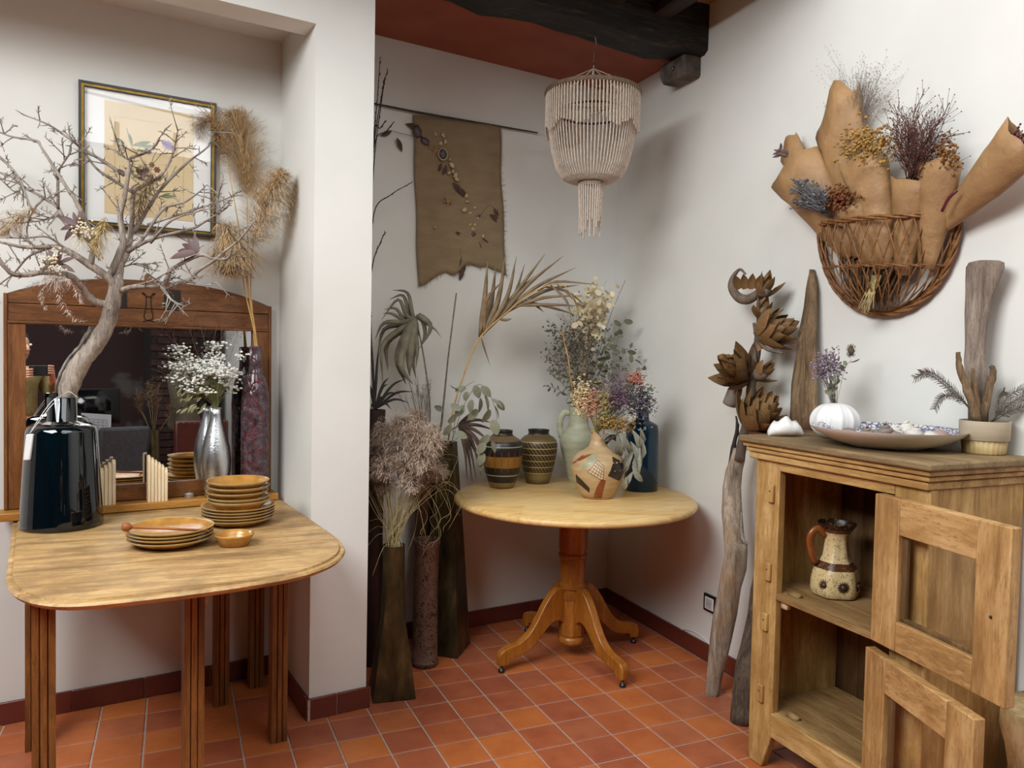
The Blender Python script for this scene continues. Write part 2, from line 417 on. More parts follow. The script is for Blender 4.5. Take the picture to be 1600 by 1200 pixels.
while x < XR:
    rough_beam('ceiling_joist', V((min(x, XR - .012), .5, 2.895)), V((0, -1, 0)), V((1, 0, 0)), .95, .085, .12, m_joist, 6, .004); x += .268
m_board = plain('pale_ceiling_board', '8E7A5E', 'A08B6C', 12, .8, .1)
wallobj('ceiling_board', MB().box((-.6, -.45, 3.015), (XR, .6, 3.05)), m_board)
wallobj('ceiling_edge', MB().box((-3.6, -.52, 2.93), (XR, -.42, HT)), m_dark)
wallobj('ceiling_left', MB().box((-3.6, -.43, 2.95), (-.55, .5, 3.05)), m_dark)
m_stone = plain('worn_bracket_wood', '3A322C', '70665C', 14, .85, .5, bscale=30)
mb = MB(); y0, y1, z0, z1 = .45, .65, 2.70, 2.80
mb.prism([(XR, y0, z1), (XR, y1, z1), (XR, y1, z0 + .05), (XR, y1 - .03, z0), (XR, y0, z0)], (-.1, 0, 0))
br = struct(mb.obj('beam_bracket', m_stone, bevel=.012)); MB().blob((XR - .102, .53, 2.75), .012).obj('bolt_head', plain('bolt_steel', '77736C', '5A5650', 40, .4, metal=.8), br)
# sloping roof window on the left and a clerestory in the far wall
wallobj('ceiling_roof', MB().box((-3.7, -5.1, 4.27), (XR, -.45, HT)), m_dark)
m_frame = plain('white_window_frame', 'D8D8D4', 'E2E2DE', 10, .5)
m_pane = clear('roof_glass')
def glazing(name, c, u, v, nn, su, sv, nb):
    o = c - u * su / 2 - v * sv / 2 + nn * .03; root = struct(MB().obox(o, u * su, v * .05, nn * .06).obox(o + v * (sv - .05), u * su, v * .05, nn * .06).obj(name, m_frame, smooth=False))
    for i in range(nb + 1):
        x = i * (su - .05) / nb; MB().obox(o + u * x + v * .05, u * .05, v * (sv - .1), nn * .06).obj('glazing_bar', m_frame, root, smooth=False)
        if i < nb: MB().obox(o + u * (x + .05) + v * .05 + nn * .03, u * ((su - .05) / nb - .05), v * (sv - .1), nn * .006).obj('pane', m_pane, root, smooth=False)
dn = V((-.75, -.07, .66)).normalized(); uu = V((0, 0, 1)).cross(dn).normalized(); glazing('window_1', V((-2.2, -1.45, 3.2)), uu, dn.cross(uu), dn, 2.5, 1.6, 4)
dn = V((-.06, -.45, .65)).normalized(); uu = V((0, 0, 1)).cross(dn).normalized(); glazing('window_3', V((.3, -2.3, 3.8)), uu, dn.cross(uu), dn, 2.3, 1.6, 3)
glazing('window_2', V((.5, -4.98, 3.85)), V((1, 0, 0)), UP, V((0, -1, 0)), 1.8, .9, 3)

# ================================================================== left: gateleg table, mirror and what stands on them
ZT = .768
m_oak = wood('worn_oak_top', '7A5C3A', 'B8935F', 'D6B684', 0, 5, .5, .3, 7, blotch='7E6240')
m_oakleg = wood('reeded_oak', '4E2F17', '7A4C24', '96612F', 2, 6, .45, .25, 9)
gt = thing('gateleg_table', 'worn oak gateleg table with rounded corners in front of the mirror', 'table', L(-.47, -.1, 0))
def loopL(pts, z, s=1.0, off=0):
    return [L(a + (0 if s == 1 else (-.47 - a) * (1 - s) * 1), d + (0 if s == 1 else (-.12 - d) * (1 - s)), z) for a, d in pts]
pr = [(-.943, .49), (-.935, .1), (-.927, -.38)]
pr += [(p.x, p.y) for p in smooth_path([V((-.925, -.42, 0)), V((-.90, -.55, 0)), V((-.845, -.655, 0)), V((-.76, -.71, 0)), V((-.62, -.728, 0)), V((-.43, -.731, 0)), V((-.262, -.71, 0)), V((-.16, -.665, 0)), V((-.082, -.593, 0)), V((-.03, -.50, 0)), V((-.004, -.38, 0)), V((.003, -.25, 0))], 4)]
pr += [(.004, .0), (.004, .49)]
rings = [loopL(pr, z, s) for z, s in ((ZT - .028, .965), (ZT - .022, .985), (ZT - .012, .998), (ZT - .006, .992), (ZT - .0052, .972), (ZT - .0062, .970), (ZT - .0062, .966), (ZT, .963))]
MB().loft(rings).obj('table_top', m_oak, gt, sharp=.9)
def reeded(x, w=.054):
    h = w / 2; s = []
    for k4 in range(4):
        c, sn = math.cos(k4 * math.pi / 2), math.sin(k4 * math.pi / 2)
        for (u, v) in ((-h, -h), (-h * .42, -h), (-h * .34, -h + .006), (-h * .26, -h), (h * .26, -h), (h * .34, -h + .006), (h * .42, -h)):
            s.append((u * c - v * sn, u * sn + v * c))
    return s
for a, d in ((-.838, -.50), (-.475, -.50), (-.132, -.09), (-.10, .40), (-.255, .30), (-.872, .25)):
    mb = MB(); sec = reeded(0)
    mb.loft([[L(a + u * k2, d + v * k2, z) for u, v in sec] for z, k2 in ((.0, 1.02), (.035, 1.05), (.07, 1), (ZT - .03, 1))]); mb.obj('leg', m_oakleg, gt, smooth=False)
for a0, a1, d0, d1 in ((-.87, -.13, -.10, -.08), (-.85, -.10, .39, .41), (-.14, -.12, -.06, .38), (-.88, -.86, -.06, .24), (-.47, -.45, -.48, -.09)):
    MB().lbox(a0, a1, d0, d1, .64, ZT - .029).obj('apron', m_oakleg, gt, bevel=.003)
MB().prism([L(-.44, -.48, .74), L(-.33, -.25, .74), L(-.37, -.33, .69), L(-.44, -.46, .62)], LN * .012).obj('gate_brace', m_oak, gt, smooth=False)

# mirror on the table
MTH = math.radians(8.3); MA = V((math.cos(MTH), math.sin(MTH), 0)); MN0 = V((-math.sin(MTH), math.cos(MTH), 0)); lean = math.radians(1.2)
MU = (UP * math.cos(lean) + MN0 * math.sin(lean)).normalized(); MNn = MA.cross(MU) * -1
MO = L(-.50, .468, ZT)
def Mp(a, h, d): return MO + MA * a + MU * h + MNn * (-d if MNn.dot(LN) > 0 else d)     # a across, h up, d towards the room
def mbx(mb, a0, a1, h0, h1, d0, d1): return mb.obox(Mp(a0, h0, d0), MA * (a1 - a0), MU * (h1 - h0), Mp(0, 0, d1) - Mp(0, 0, d0))
m_mw = wood('brown_oak_upright', '4E2E14', '784A24', '946234', 2, 6, .45, .2, 10)
m_mh = wood('brown_oak_rail', '48290F', '6E431F', '86562C', 0, 6, .45, .2, 10)
mi = thing('framed_mirror', 'arts and crafts oak framed mirror with arched crest standing on the oak table', 'mirror', MO)
mbx(MB(), -.42, .40, .085, .705, .004, .008).obj('mirror_glass', NT('mirror_silver').col((.86, .87, .87, 1)).set(Roughness=.004, Metallic=1).m, mi, smooth=False)
mbx(MB(), -.46, .46, .03, .80, -.01, .003).obj('back_board', m_mh, mi, smooth=False)
for a0, a1 in ((-.455, -.40), (.392, .455)): mbx(MB(), a0, a1, .03, .70, .004, .026).obj('stile', m_mw, mi, bevel=.002)
for a0, a1 in ((-.467, -.455), (.455, .467)): mbx(MB(), a0, a1, .03, .80, -.01, .03).obj('side_strip', m_mw, mi, bevel=.002)
mbx(MB(), -.40, .392, .03, .092, .004, .022).obj('bottom_rail', m_mh, mi, bevel=.002)
mbx(MB(), -.455, .455, .694, .703, .004, .032).obj('crest_moulding', m_mh, mi, bevel=.002)
mbx(MB(), -.455, .455, .703, .765, .004, .024).obj('crest_rail', m_mh, mi, bevel=.002)
mbx(MB(), -.48, .48, 0, .028, -.01, .1).obj('shelf', wood('honey_shelf', '8A5A26', 'A8732F', 'BE8A45', 0, 6, .5, .15), mi, bevel=.003)
top = [Mp(-.455, .768, .004)] + [Mp(a, .80 + .075 * (1 - (abs(a) / .455) ** 2.6), .004) for a in [-.455 + .91 * i / 24 for i in range(25)]] + [Mp(.455, .768, .004)]
MB().prism(top, Mp(0, 0, .02) - Mp(0, 0, 0)).obj('crest_panel', m_mh, mi, smooth=False)
m_inlay = wood('dark_inlay', '140D09', '24170F', '33210F', 0, 5, .5, .1)
for a0, a1 in ((-.13, -.075), (.055, .115)): mbx(MB(), a0, a1, .765, .845, .018, .0265).obj('inlay_panel', m_inlay, mi, smooth=False)
mb = MB()
tul = [(-.024, .845), (-.012, .84), (-.008, .81), (-.012, .775), (-.016, .755), (-.009, .742), (.009, .742), (.016, .755), (.012, .775), (.008, .81), (.012, .84), (.024, .845), (.008, .832), (-.008, .832), (-.024, .845)]
mb.tube(smooth_path([Mp(a, h - .018, .0265) for a, h in tul], 3), .0016, 5); mb.tube([Mp(-.02, .716, .0255), Mp(0, .722, .0255), Mp(.02, .716, .0255)], .0016, 5)
mb.obj('carved_tulip', plain('carving_dark_stain', '1C110A', '1C110A', 5, .8), mi)  # tulip outline drawn as thin tubes in one dark brown
MB().prism([Mp(a, h, .002) for a, h in ((-.013, .86), (.013, .86), (.013, .893), (.008, .902), (-.008, .902), (-.013, .893))], Mp(0, 0, .018) - Mp(0, 0, 0)).obj('finial', m_mh, mi, bevel=.003)
ZS = ZT + .0285

# framed botanical print
def pic(px, py, off=0): return onl(px, py, .494 - off)
c00, c10, c11, c01 = pic(122.5, 126), pic(337.5, 163), pic(336, 372), pic(122, 362)
pz0, pz1 = L(0, 0, 1.845).z, c00.z
pa0, pa1 = (c00 - P0).dot(LA), (c10 - P0).dot(LA); pz0 = 1.835
pf = thing('framed_print', 'framed botanical print in a black and gold frame on the niche wall', 'picture', L((pa0 + pa1) / 2, .498, (pz0 + pz1) / 2))
m_black = plain('black_lacquer', '15130F', '1E1A14', 20, .35); m_gold = plain('old_gilding', '6A5220', '8C6E2E', 30, .35, .1, metal=.85)
def framing(o, i, d0, d1, name, m):
    for k4 in range(4):
        A = [(pa0 + o, pz0 + o), (pa1 - o, pz0 + o), (pa1 - o, pz1 - o), (pa0 + o, pz1 - o)]; Bq = [(pa0 + i, pz0 + i), (pa1 - i, pz0 + i), (pa1 - i, pz1 - i), (pa0 + i, pz1 - i)]
        a1, a2, b2, b1 = A[k4], A[(k4 + 1) % 4], Bq[(k4 + 1) % 4], Bq[k4]
        MB().prism([L(q[0], d0, q[1]) for q in (a1, a2, b2, b1)], LN * (d1 - d0)).obj(name, m, pf, smooth=False)
framing(0, .008, .475, .498, 'outer_frame', m_black); framing(.008, .017, .478, .498, 'gilt_moulding', m_gold); framing(.017, .02, .476, .496, 'inner_fillet', m_black)
MB().lbox(pa0 + .015, pa1 - .015, .490, .496, pz0 + .015, pz1 - .015).obj('mat_board', plain('white_mat_board', 'DEDEDC', 'E4E4E2', 10, .8), pf, smooth=False)
sa0, sa1, sz0, sz1 = pa0 + .085, pa1 - .085, pz0 + .055, pz1 - .055
pp = MB().lbox(sa0, sa1, .4885, .4898, sz0, sz1).obj('print_sheet', plain('aged_paper', 'CDB68E', 'D6C29C', 6, .85), pf, smooth=False)
m_ink = plain('grey_ink', '8A7A5E', '8A7A5E'); m_ig = plain('green_ink', '7E8A5E', '6E7C56', 30); m_iv = plain('violet_ink', '8C6FA0', 'A283B4', 40); m_ib = plain('brown_ink', '7A4A3C', '8E5A4A', 40)
mb = MB()
for a0, a1, z0, z1 in ((sa0 + .035, sa1 - .035, sz1 - .055, sz1 - .0542), (sa0 + .035, sa1 - .035, sz0 + .05, sz0 + .0508), (sa0 + .035, sa0 + .0358, sz0 + .05, sz1 - .055), (sa1 - .0358, sa1 - .035, sz0 + .05, sz1 - .055)): mb.lbox(a0, a1, .4881, .4886, z0, z1)
mb.obj('printed_border', m_ink, pp, smooth=False)
def st(pts): return smooth_path([L(sa0 + u * (sa1 - sa0), .488, sz0 + v * (sz1 - sz0)) for u, v in pts], 4)
mb = MB()
for pts in ([(.5, .2), (.46, .45), (.3, .62), (.24, .78)], [(.5, .2), (.52, .5), (.58, .62)], [(.46, .42), (.62, .58), (.70, .66)], [(.5, .24), (.7, .36), (.8, .5)], [(.5, .22), (.3, .34), (.2, .44)], [(.35, .57), (.4, .64), (.5, .65)]): mb.tube(st(pts), .0011, 4)
for u, v, x, y, l in ((.24, .6, -.6, .6, .05), (.3, .63, .8, .3, .07), (.3, .62, -.2, 1, .05), (.4, .63, 1, .2, .05), (.35, .6, .9, -.1, .05), (.55, .34, .8, .5, .05), (.4, .33, -.8, .5, .05), (.6, .2, .9, .1, .06), (.62, .2, .8, .4, .04), (.48, .17, -.9, .3, .05)):
    mb.leaf(st([(u, v), (u, v)])[0], LA * x + UP * y, -LN, l, l * .26, 0, 0)
mb.obj('printed_stems', m_ig, pp)
mb = MB()
for u, v, r in ((.70, .68, .02), (.48, .60, .014), (.74, .66, .012), (.66, .7, .012)):
    for i in range(9):
        t = i / 9 * 6.283; mb.leaf(st([(u, v), (u, v)])[0], LA * math.cos(t) + UP * math.sin(t), -LN, r, r * .6, 0, 0)
mb.obj('printed_violet_flower', m_iv, pp)
mb = MB()
for u, v, r in ((.52, .48, .012), (.58, .44, .014), (.42, .38, .014), (.6, .36, .012), (.46, .42, .012)):
    for i in range(6):
        t = i / 6 * 6.283; mb.leaf(st([(u, v), (u, v)])[0], LA * math.cos(t) + UP * math.sin(t), -LN, r, r * .7, 0, 0)
mb.obj('printed_brown_flower', m_ib, pp)
MB().lbox(pa0 + .018, pa1 - .018, .4815, .4835, pz0 + .018, pz1 - .018).obj('glass_pane', clear('picture_glass'), pf, smooth=False)

# dark blue glass bottle with the driftwood tree
m_blue = NT('dark_blue_glass'); m_blue.col('03141C').set(Roughness=.03, IOR=1.5); m_blue.b.inputs['Transmission Weight'].default_value = .55; m_blue.b.inputs['Coat Weight'].default_value = .4; m_blue = m_blue.m
BP = L(-.79, .225, ZT)
bs = dep(BP) / FPX
bo = MB().lathe([(.0, .0), (56 * bs, .0), (58 * bs, .008), (57.5 * bs, .02), (49.5 * bs, .325), (47 * bs, .342), (40 * bs, .351), (23 * bs, .354), (21 * bs, .36), (20.5 * bs, .44), (19.5 * bs, .442), (18.8 * bs, .438), (19 * bs, .362), (38 * bs, .346), (46 * bs, .325), (54 * bs, .02), (40 * bs, .012), (0, .012)], BP, 48).obj('bottle_vase', m_blue, loc=BP, sharp=1.2)
tag(bo, 'tall dark blue glass bottle vase holding the twisted branch', 'vase')
m_twig = plain('bleached_driftwood', '6E655C', '9E9488', 30, .8, .5, bscale=60, stretch=(1, 1, .35)); m_trunk = wood('twisted_driftwood', '4E4236', '91857A', 'BDB2A4', 2, 9, .75, .4, 6)
m_bark = plain('grey_brown_twig', '5C524B', '9A8E82', 60, .8, .4)
tree = thing('driftwood_branch', 'bare twisted driftwood branch spreading from the dark blue bottle', 'branch', BP + UP * .43)
T0 = dep(BP)
def tp(seq): return [atd(x, y, T0 + dz) for x, y, dz in seq]
def T(px): return px * T0 / FPX
mb = MB()
tr = smooth_path([BP + V((.01, 0, .04)), BP + V((0, 0, .3))] + tp([(106, 632, 0), (109, 605, -.01), (128, 566, -.015), (150, 537, -.01), (168, 505, 0), (176, 472, 0), (183, 446, 0), (185, 434, 0)]), 5)
mb.tube(tr, [T(5), T(9), T(13), T(14), T(13), T(12.5), T(12), T(10.5), T(7)], 12, .1)
mb.tube(smooth_path(tp([(99, 634, .0), (101, 600, .02), (118, 566, .015), (140, 540, .02), (160, 508, .02)]), 5), [T(7), T(8), T(8), T(7), T(5)], 10, .1)
mb.obj('trunk', m_trunk, tree)
BR = [  # polyline (px, px, depth offset), radius start -> end in px
 ([(172, 478, 0), (145, 470, -.03), (128, 450, -.07), (113, 434, -.11), (92, 428, -.16), (64, 426, -.2), (38, 430, -.24), (14, 424, -.27), (-6, 398, -.3)], 8, 3.4),
 ([(183, 452, 0), (172, 437, -.02), (142, 413, -.06), (105, 393, -.1), (84, 387, -.12), (55, 385, -.14), (28, 384, -.16), (-8, 375, -.18)], 9, 2),
 ([(142, 412, -.06), (146, 392, -.05), (144, 380, -.05), (105, 350, -.04), (97, 335, -.04), (88, 323, -.03), (70, 310, -.02), (37, 290, 0), (15, 277, .02), (-8, 266, .04)], 5.5, 1.8),
 ([(90, 326, -.04), (92, 280, -.06), (91, 269, -.07), (100, 256, -.08), (108, 238, -.09), (112, 226, -.1)], 3, 1.2),
 ([(150, 376, -.05), (120, 313, -.1), (111, 300, -.1), (88, 265, -.1), (64, 229, -.1), (58, 222, -.1), (21, 212, -.1), (-8, 203, -.1)], 4, 1.4),
 ([(195, 275, .02), (160, 250, 0), (130, 232, -.02), (90, 206, -.04), (72, 194, -.06), (37, 180, -.08)], 3.4, 1.2),
 ([(208, 302, .02), (180, 284, 0), (151, 263, -.03), (132, 239, -.05), (122, 228, -.06)], 3.6, 1.2),
 ([(174, 430, 0), (187, 398, .02), (192, 375, .02), (186, 340, .0), (195, 312, -.02), (201, 268, -.04), (204, 250, -.05), (225, 240, -.07), (240, 228, -.08), (249, 216, -.1)], 7, 1.8),
 ([(204, 252, -.05), (189, 242, -.03), (186, 236, -.03)], 2.2, .9),
 ([(186, 448, 0), (186, 417, .02), (197, 396, .04), (205, 372, .06), (208, 340, .06), (210, 300, .06), (230, 288, .05), (255, 272, .03), (270, 240, .02), (276, 205, .0)], 8, 1.2),
 ([(199, 394, .04), (222, 375, .02), (255, 328, .0), (285, 318, -.02), (307, 303, -.03), (322, 290, -.04)], 4, 1),
 ([(207, 365, .06), (233, 322, .07), (255, 292, .08), (294, 253, .08), (324, 230, .09), (330, 205, .1)], 4.4, 1.1),
 ([(189, 454, 0), (216, 447, -.03), (252, 445, -.06), (264, 433, -.08), (271, 422, -.09), (312, 399, -.12), (332, 402, -.13), (355, 402, -.14), (362, 390, -.15)], 6, 2),
 ([(268, 445, -.06), (297, 436, -.09), (307, 426, -.1), (335, 407, -.13), (350, 393, -.14), (375, 370, -.16), (397, 345, -.18)], 4.6, 1.5),
 ([(253, 446, -.06), (261, 459, -.1), (270, 469, -.13), (288, 477, -.16)], 3.5, 1.2),
 ([(198, 392, .04), (237, 374, 0), (300, 358, -.03), (315, 351, -.04), (352, 327, -.06), (356, 316, -.06)], 3.6, 1.3),
 ([(232, 350, .02), (270, 338, 0), (300, 330, .01), (330, 318, .03), (362, 308, .04), (374, 306, .05)], 2.6, .9),
 ([(235, 380, 0), (262, 350, -.08), (285, 335, -.12), (310, 330, -.15), (340, 312, -.17)], 2.6, .9),
 ([(216, 447, -.03), (240, 438, -.08), (262, 424, -.12), (282, 418, -.14)], 2, .8),
 ([(297, 437, -.09), (320, 446, -.12), (336, 440, -.14)], 1.6, .7),
 ([(185, 419, .02), (215, 413, .06), (232, 416, .08)], 1.6, .7),
 ([(105, 393, -.1), (75, 372, -.15), (40, 372, -.2), (-8, 372, -.24)], 2.4, 1),
 ([(97, 335, -.04), (60, 345, .02), (20, 350, .06), (-8, 345, .08)], 2, 1),
 ([(84, 387, -.12), (45, 400, -.1), (20, 428, -.06), (-8, 452, -.02)], 2.6, 1.2),
 ([(70, 310, -.02), (52, 330, -.06), (42, 360, -.08), (52, 392, -.1)], 2.2, 1.2),
 ([(37, 290, 0), (22, 300, -.05), (8, 284, -.06)], 1.8, .8),
 ([(-8, 240, .02), (12, 256, 0), (32, 282, -.01), (44, 310, -.02), (50, 330, -.03)], 3, 1.6),
]
for i, (seq, r0, r1) in enumerate(BR):
    pts = smooth_path([p + rv(.004) for p in tp(seq)], 4); mb = MB(); mb.tube(pts, [T(r0 * .85), T((r0 + r1) * .38), T(r1 * .8)], 7, .12)
    for j in range(2, len(pts)):                                # thorny side twigs
        for rep in range(R.choice((0, 1, 1, 2))):
            t = (pts[j] - pts[j - 1]).normalized(); q = (t * .5 + rv(.9)).normalized()
            ln = T(R.choice((5, 7, 8, 10, 12, 24, 34, 46))); e = pts[j] + q * ln
            mb.tube([pts[j], pts[j] + q * ln * .5 + rv(.002), e], [T(.95), T(.8), T(.45)], 4)
            if ln > T(20):
                for s in range(6):
                    b = pts[j].lerp(e, R.uniform(.4, .95)); mb.tube([b, b + (q + rv(1)).normalized() * T(R.uniform(5, 10))], [T(.7), T(.4)], 3)
    mb.obj('bough' if r0 > 4 else 'twig', m_trunk if r0 >= 7 else (m_twig if i % 3 else m_bark), tree)

# dried flowers tucked into the branch
m_straw = plain('straw_fluff', 'B89C74', 'DCC6A0', 60, .9); m_pinkf = plain('rosy_fluff', 'B8A294', 'DAC8BC', 60, .9); m_yel = plain('cream_moss', 'C2A866', 'E0CE98', 60, .9)
m_dleaf = plain('dark_protea_bract', '2E1A1A', '5C3A36', 25, .55); m_berry = plain('cream_berry', 'D9C9A4', 'E8DCC0', 40, .6); m_brownf = plain('brown_seed_fluff', '6E5438', '9A7C58', 60, .9)
bract = leafmesh('bract', m_dleaf, [.3, .8, 1, .7, .05], .32, .5)
def tuft(mb, c, r, n, grav=.3, hair=.0011, sq=(1, 1, 1)):
    for i in range(n):
        d = rv(1).normalized(); d = V((d.x * sq[0], d.y * sq[1], d.z * sq[2])); ln = r * R.uniform(.5, 1.1)
        q = [V(c) + d * r * .05, V(c) + d * ln * .5 + rv(r * .1), V(c) + d * ln + V((0, 0, -grav * ln)) + rv(r * .15)]; mb.ribbon(q, [hair, hair * .5])
        for s in range(2): b = q[1].lerp(q[2], R.random()); mb.ribbon([b, b + rv(r * .22)], [hair, hair * .6])
def cluster(name, label, px, py, dz): return thing(name, label, 'dried flower', atd(px, py, T0 + dz), 'dried flowers clipped into the branch')
th_ = cluster('dried_flower_clip', 'fluffy straw coloured grass tuft at the far left of the branch', 37, 340, -.1); mb = MB(); plume(mb, tp([(55, 322, -.1), (35, 335, -.1), (14, 352, -.1), (0, 366, -.1)]), T(24), 420, .4); mb.obj('fluff', m_straw, th_)
th_ = cluster('dried_flower_clip', 'pinkish drooping amaranth tassels with dark petals above the mirror frame', 80, 425, -.17)
mb = MB()
for s in ([(95, 425, -.17), (78, 440, -.18), (64, 458, -.18), (72, 484, -.18)], [(98, 430, -.17), (90, 455, -.18), (103, 482, -.18), (116, 498, -.18), (134, 502, -.18)], [(92, 420, -.17), (70, 436, -.19), (50, 446, -.2), (40, 452, -.2)], [(100, 430, -.17), (118, 452, -.16), (130, 474, -.16)]): plume(mb, tp(s), T(6), 170, .5, .5, .0012, 1, (1, 1, 1, 1, .8, .5))
tuft(mb, atd(86, 438, T0 - .18), T(24), 160); mb.obj('tassels', m_pinkf, th_)
for k4, (dx, dy) in enumerate(((1.2, -.5), (-1, -.3), (-.6, .9), (.2, 1), (-1.2, .3), (1, .5))): inst('petal', bract, th_, frame(atd(92, 412, T0 - .17), CR * dx + CU * dy - CF * .3, -CF + CU * .4, T(R.uniform(22, 34))))
mb = MB()
for i in range(46): mb.octa(atd(80 + R.gauss(0, 9), 412 + R.gauss(0, 9), T0 - .19 + R.uniform(-.03, .02)), T(2.1))
mb.obj('berries', m_berry, th_)['kind'] = 'stuff'
th_ = cluster('dried_flower_clip', 'dark curled petals and cream berries in the middle of the left boughs', 125, 355, -.1)
for k4, (dx, dy) in enumerate(((.3, 1.3), (-.4, 1.1), (-1, -.2), (-.9, -.9), (.1, -1.2), (-1, .5))): inst('petal', bract, th_, frame(atd(122, 352, T0 - .1), CR * dx + CU * dy - CF * .3, -CF + CU * .2, T(R.uniform(20, 36))))
mb = MB()
for i in range(60): mb.octa(atd(132 + R.gauss(0, 9), 358 + R.gauss(0, 9), T0 - .12 + R.uniform(-.03, .03)), T(2))
tuft(mb, atd(128, 372, T0 - .1), T(20), 110); mb.obj('berries', m_berry, th_)['kind'] = 'stuff'
th_ = cluster('dried_flower_clip', 'pale yellow moss tuft hanging by the trunk fork', 158, 365, -.08); mb = MB(); plume(mb, tp([(164, 338, -.08), (160, 360, -.09), (150, 380, -.09), (158, 404, -.09)]), T(17), 420, .5, .4); mb.obj('fluff', m_yel, th_)
th_ = cluster('dried_flower_clip', 'brown seedy grass tuft in front of the framed print', 226, 300, .0); mb = MB(); plume(mb, tp([(240, 270, 0), (228, 295, 0), (218, 318, 0), (212, 350, 0)]), T(22), 480, .3); tuft(mb, atd(222, 268, T0), T(22), 140); mb.obj('fluff', m_brownf, th_)
for k4 in range(9): inst('petal', bract, th_, frame(atd(215 + R.uniform(-22, 16), 275 + R.uniform(-12, 12), T0 - .02), CR * R.uniform(-1, .6) + CU * R.uniform(-.3, 1), -CF, T(R.uniform(12, 20))))
th_ = cluster('dried_flower_clip', 'dark plum petalled seed head at the right end of the branch', 306, 390, -.13)
for k4, (dx, dy, l) in enumerate(((-.3, 1.1, 30), (-1, -.12, 44), (-.8, .5, 34), (-1, .2, 36), (-.6, .8, 28), (-.95, .05, 30), (-.2, .5, 24))): inst('petal', bract, th_, frame(atd(310, 394, T0 - .12), CR * dx + CU * dy - CF * R.uniform(-.2, .4), -CF + CU * .4, T(l)))

# fairy-light battery box hanging on the bottle
m_wh = plain('white_plastic', 'D8DADB', 'DFE1E2', 10, .35); bbp = onl(46, 697, .17)
bt = thing('battery_box', 'small white battery box of fairy lights hanging on the blue bottle', 'battery box', bbp)
e1 = (CR * .97 + CU * .05).normalized(); s_ = dep(bbp) / FPX
MB().obox(bbp - e1 * 5.5 * s_ - UP * 22 * s_, e1 * 11 * s_, -CF * .018, (UP + e1 * .12) * 41 * s_).obj('case', m_wh, bt, bevel=.004)
mb = MB(); w0 = bbp + UP * 20 * s_ + e1 * 3 * s_ - CF * .008
for off, y_ in ((0, 618), (3, 626)): mb.tube(smooth_path([w0, atd(57 + off, 660, dep(w0)), atd(80 + off, 628 + off, T0 - .08), atd(96, y_, T0 - .045)], 4), .0011, 5)
mb.tube(smooth_path([atd(94, 620, T0 - .04), atd(108, 612, T0 - .055), atd(122, 622, T0 - .04)], 4), .0011, 5); mb.obj('wire', m_wh, bt)

# slatted arch-top wooden racks, tealight
m_pale = wood('pale_beech', 'D8B98C', 'E8CFA8', 'F0DEC0', 2, 6, .6, .1, 8)
def slats(label, px0, px1, hs, d):
    c = onl((px0 + px1) / 2, 790, d); a_ = (c - P0).dot(LA); s_ = dep(c) / FPX; st_ = (px1 - px0) / len(hs) * s_
    r = thing('slatted_rack', label, 'wooden rack', L(a_, d, ZS), 'slatted wooden racks on the mirror shelf')
    for i, h in enumerate(hs):
        a0 = a_ + (i - len(hs) / 2) * st_; hh = h * s_; dp = .052
        pf_ = [L(a0, d - dp / 2, ZS), L(a0, d + dp / 2, ZS), L(a0, d + dp / 2, ZS + hh - .02)] + [L(a0, d + dp / 2 * math.cos(t * math.pi / 6), ZS + hh - .02 + .02 * math.sin(t * math.pi / 6)) for t in range(1, 6)] + [L(a0, d - dp / 2, ZS + hh - .02)]
        MB().prism(pf_, LA * (st_ - .0012)).obj('slat', m_pale, r, bevel=.0012)
slats('pale wooden slat rack rising to the right, beside the blue bottle', 152, 179, (54, 58, 62, 66, 70), .41)
slats('pale wooden slat rack falling to the right, left of the tealight', 231, 260, (72, 68, 64, 60, 56, 52), .41)
tl = L(-.355, .425, ZS); k_ = thing('tealight', 'small tealight candle in an aluminium cup on the mirror shelf', 'candle', tl)
MB().lathe([(0, 0), (.0185, 0), (.019, .001), (.019, .017), (.0186, .017), (.0184, .013), (0, .013)], tl, 28).obj('cup', plain('thin_aluminium', 'B8BABC', 'C8CACC', 30, .3, metal=.9), k_, sharp=.8)
MB().lathe([(0, .0131), (.018, .0131), (.0178, .0145), (0, .015)], tl, 24).tube([tl + UP * .014, tl + UP * .021], .0008, 5).obj('wax', plain('white_wax', 'E6E4DE', 'ECEAE4', 10, .5), k_)

# silver vase and its bouquet
m_silver = plain('hammered_silver', 'C4C6C8', 'D6D8DA', 30, .27, .6, metal=1, bscale=160, bd=.002)
sp_ = L(-.262, .392, ZS); ss = dep(sp_) / FPX
def vz(p, y): return zat(p, y) - p.z
hs = vz(sp_, 637)
sv = MB().lathe([(0, 0), (.036, 0), (.039, .004), (.047, hs * .14), (.056, hs * .30), (.0575, hs * .42), (.052, hs * .56), (.038, hs * .72), (.026, hs * .84), (.0215, hs * .93), (.0225, hs), (.0215, hs), (.0195, hs * .92), (.03, hs * .78), (.05, hs * .45), (.035, .01), (0, .01)], sp_, 40).obj('silver_vase', m_silver, loc=sp_)
tag(sv, 'hammered silver teardrop vase with white statice on the mirror shelf', 'vase')
m_green = plain('dry_green_stem', '6A7048', '8C9060', 40, .8); m_white = plain('white_floret', 'E2E3DC', 'F0F0EA', 50, .8); m_rtw = plain('reddish_twig', '6E4A42', '8C6A58', 60, .8)
DS = dep(sp_)
bq = thing('statice_bouquet', 'bunch of white statice with reddish twigs in the silver vase', 'dried bouquet', sp_ + UP * hs)
mouth = sp_ + UP * hs
mb = MB(); fl_ = MB()
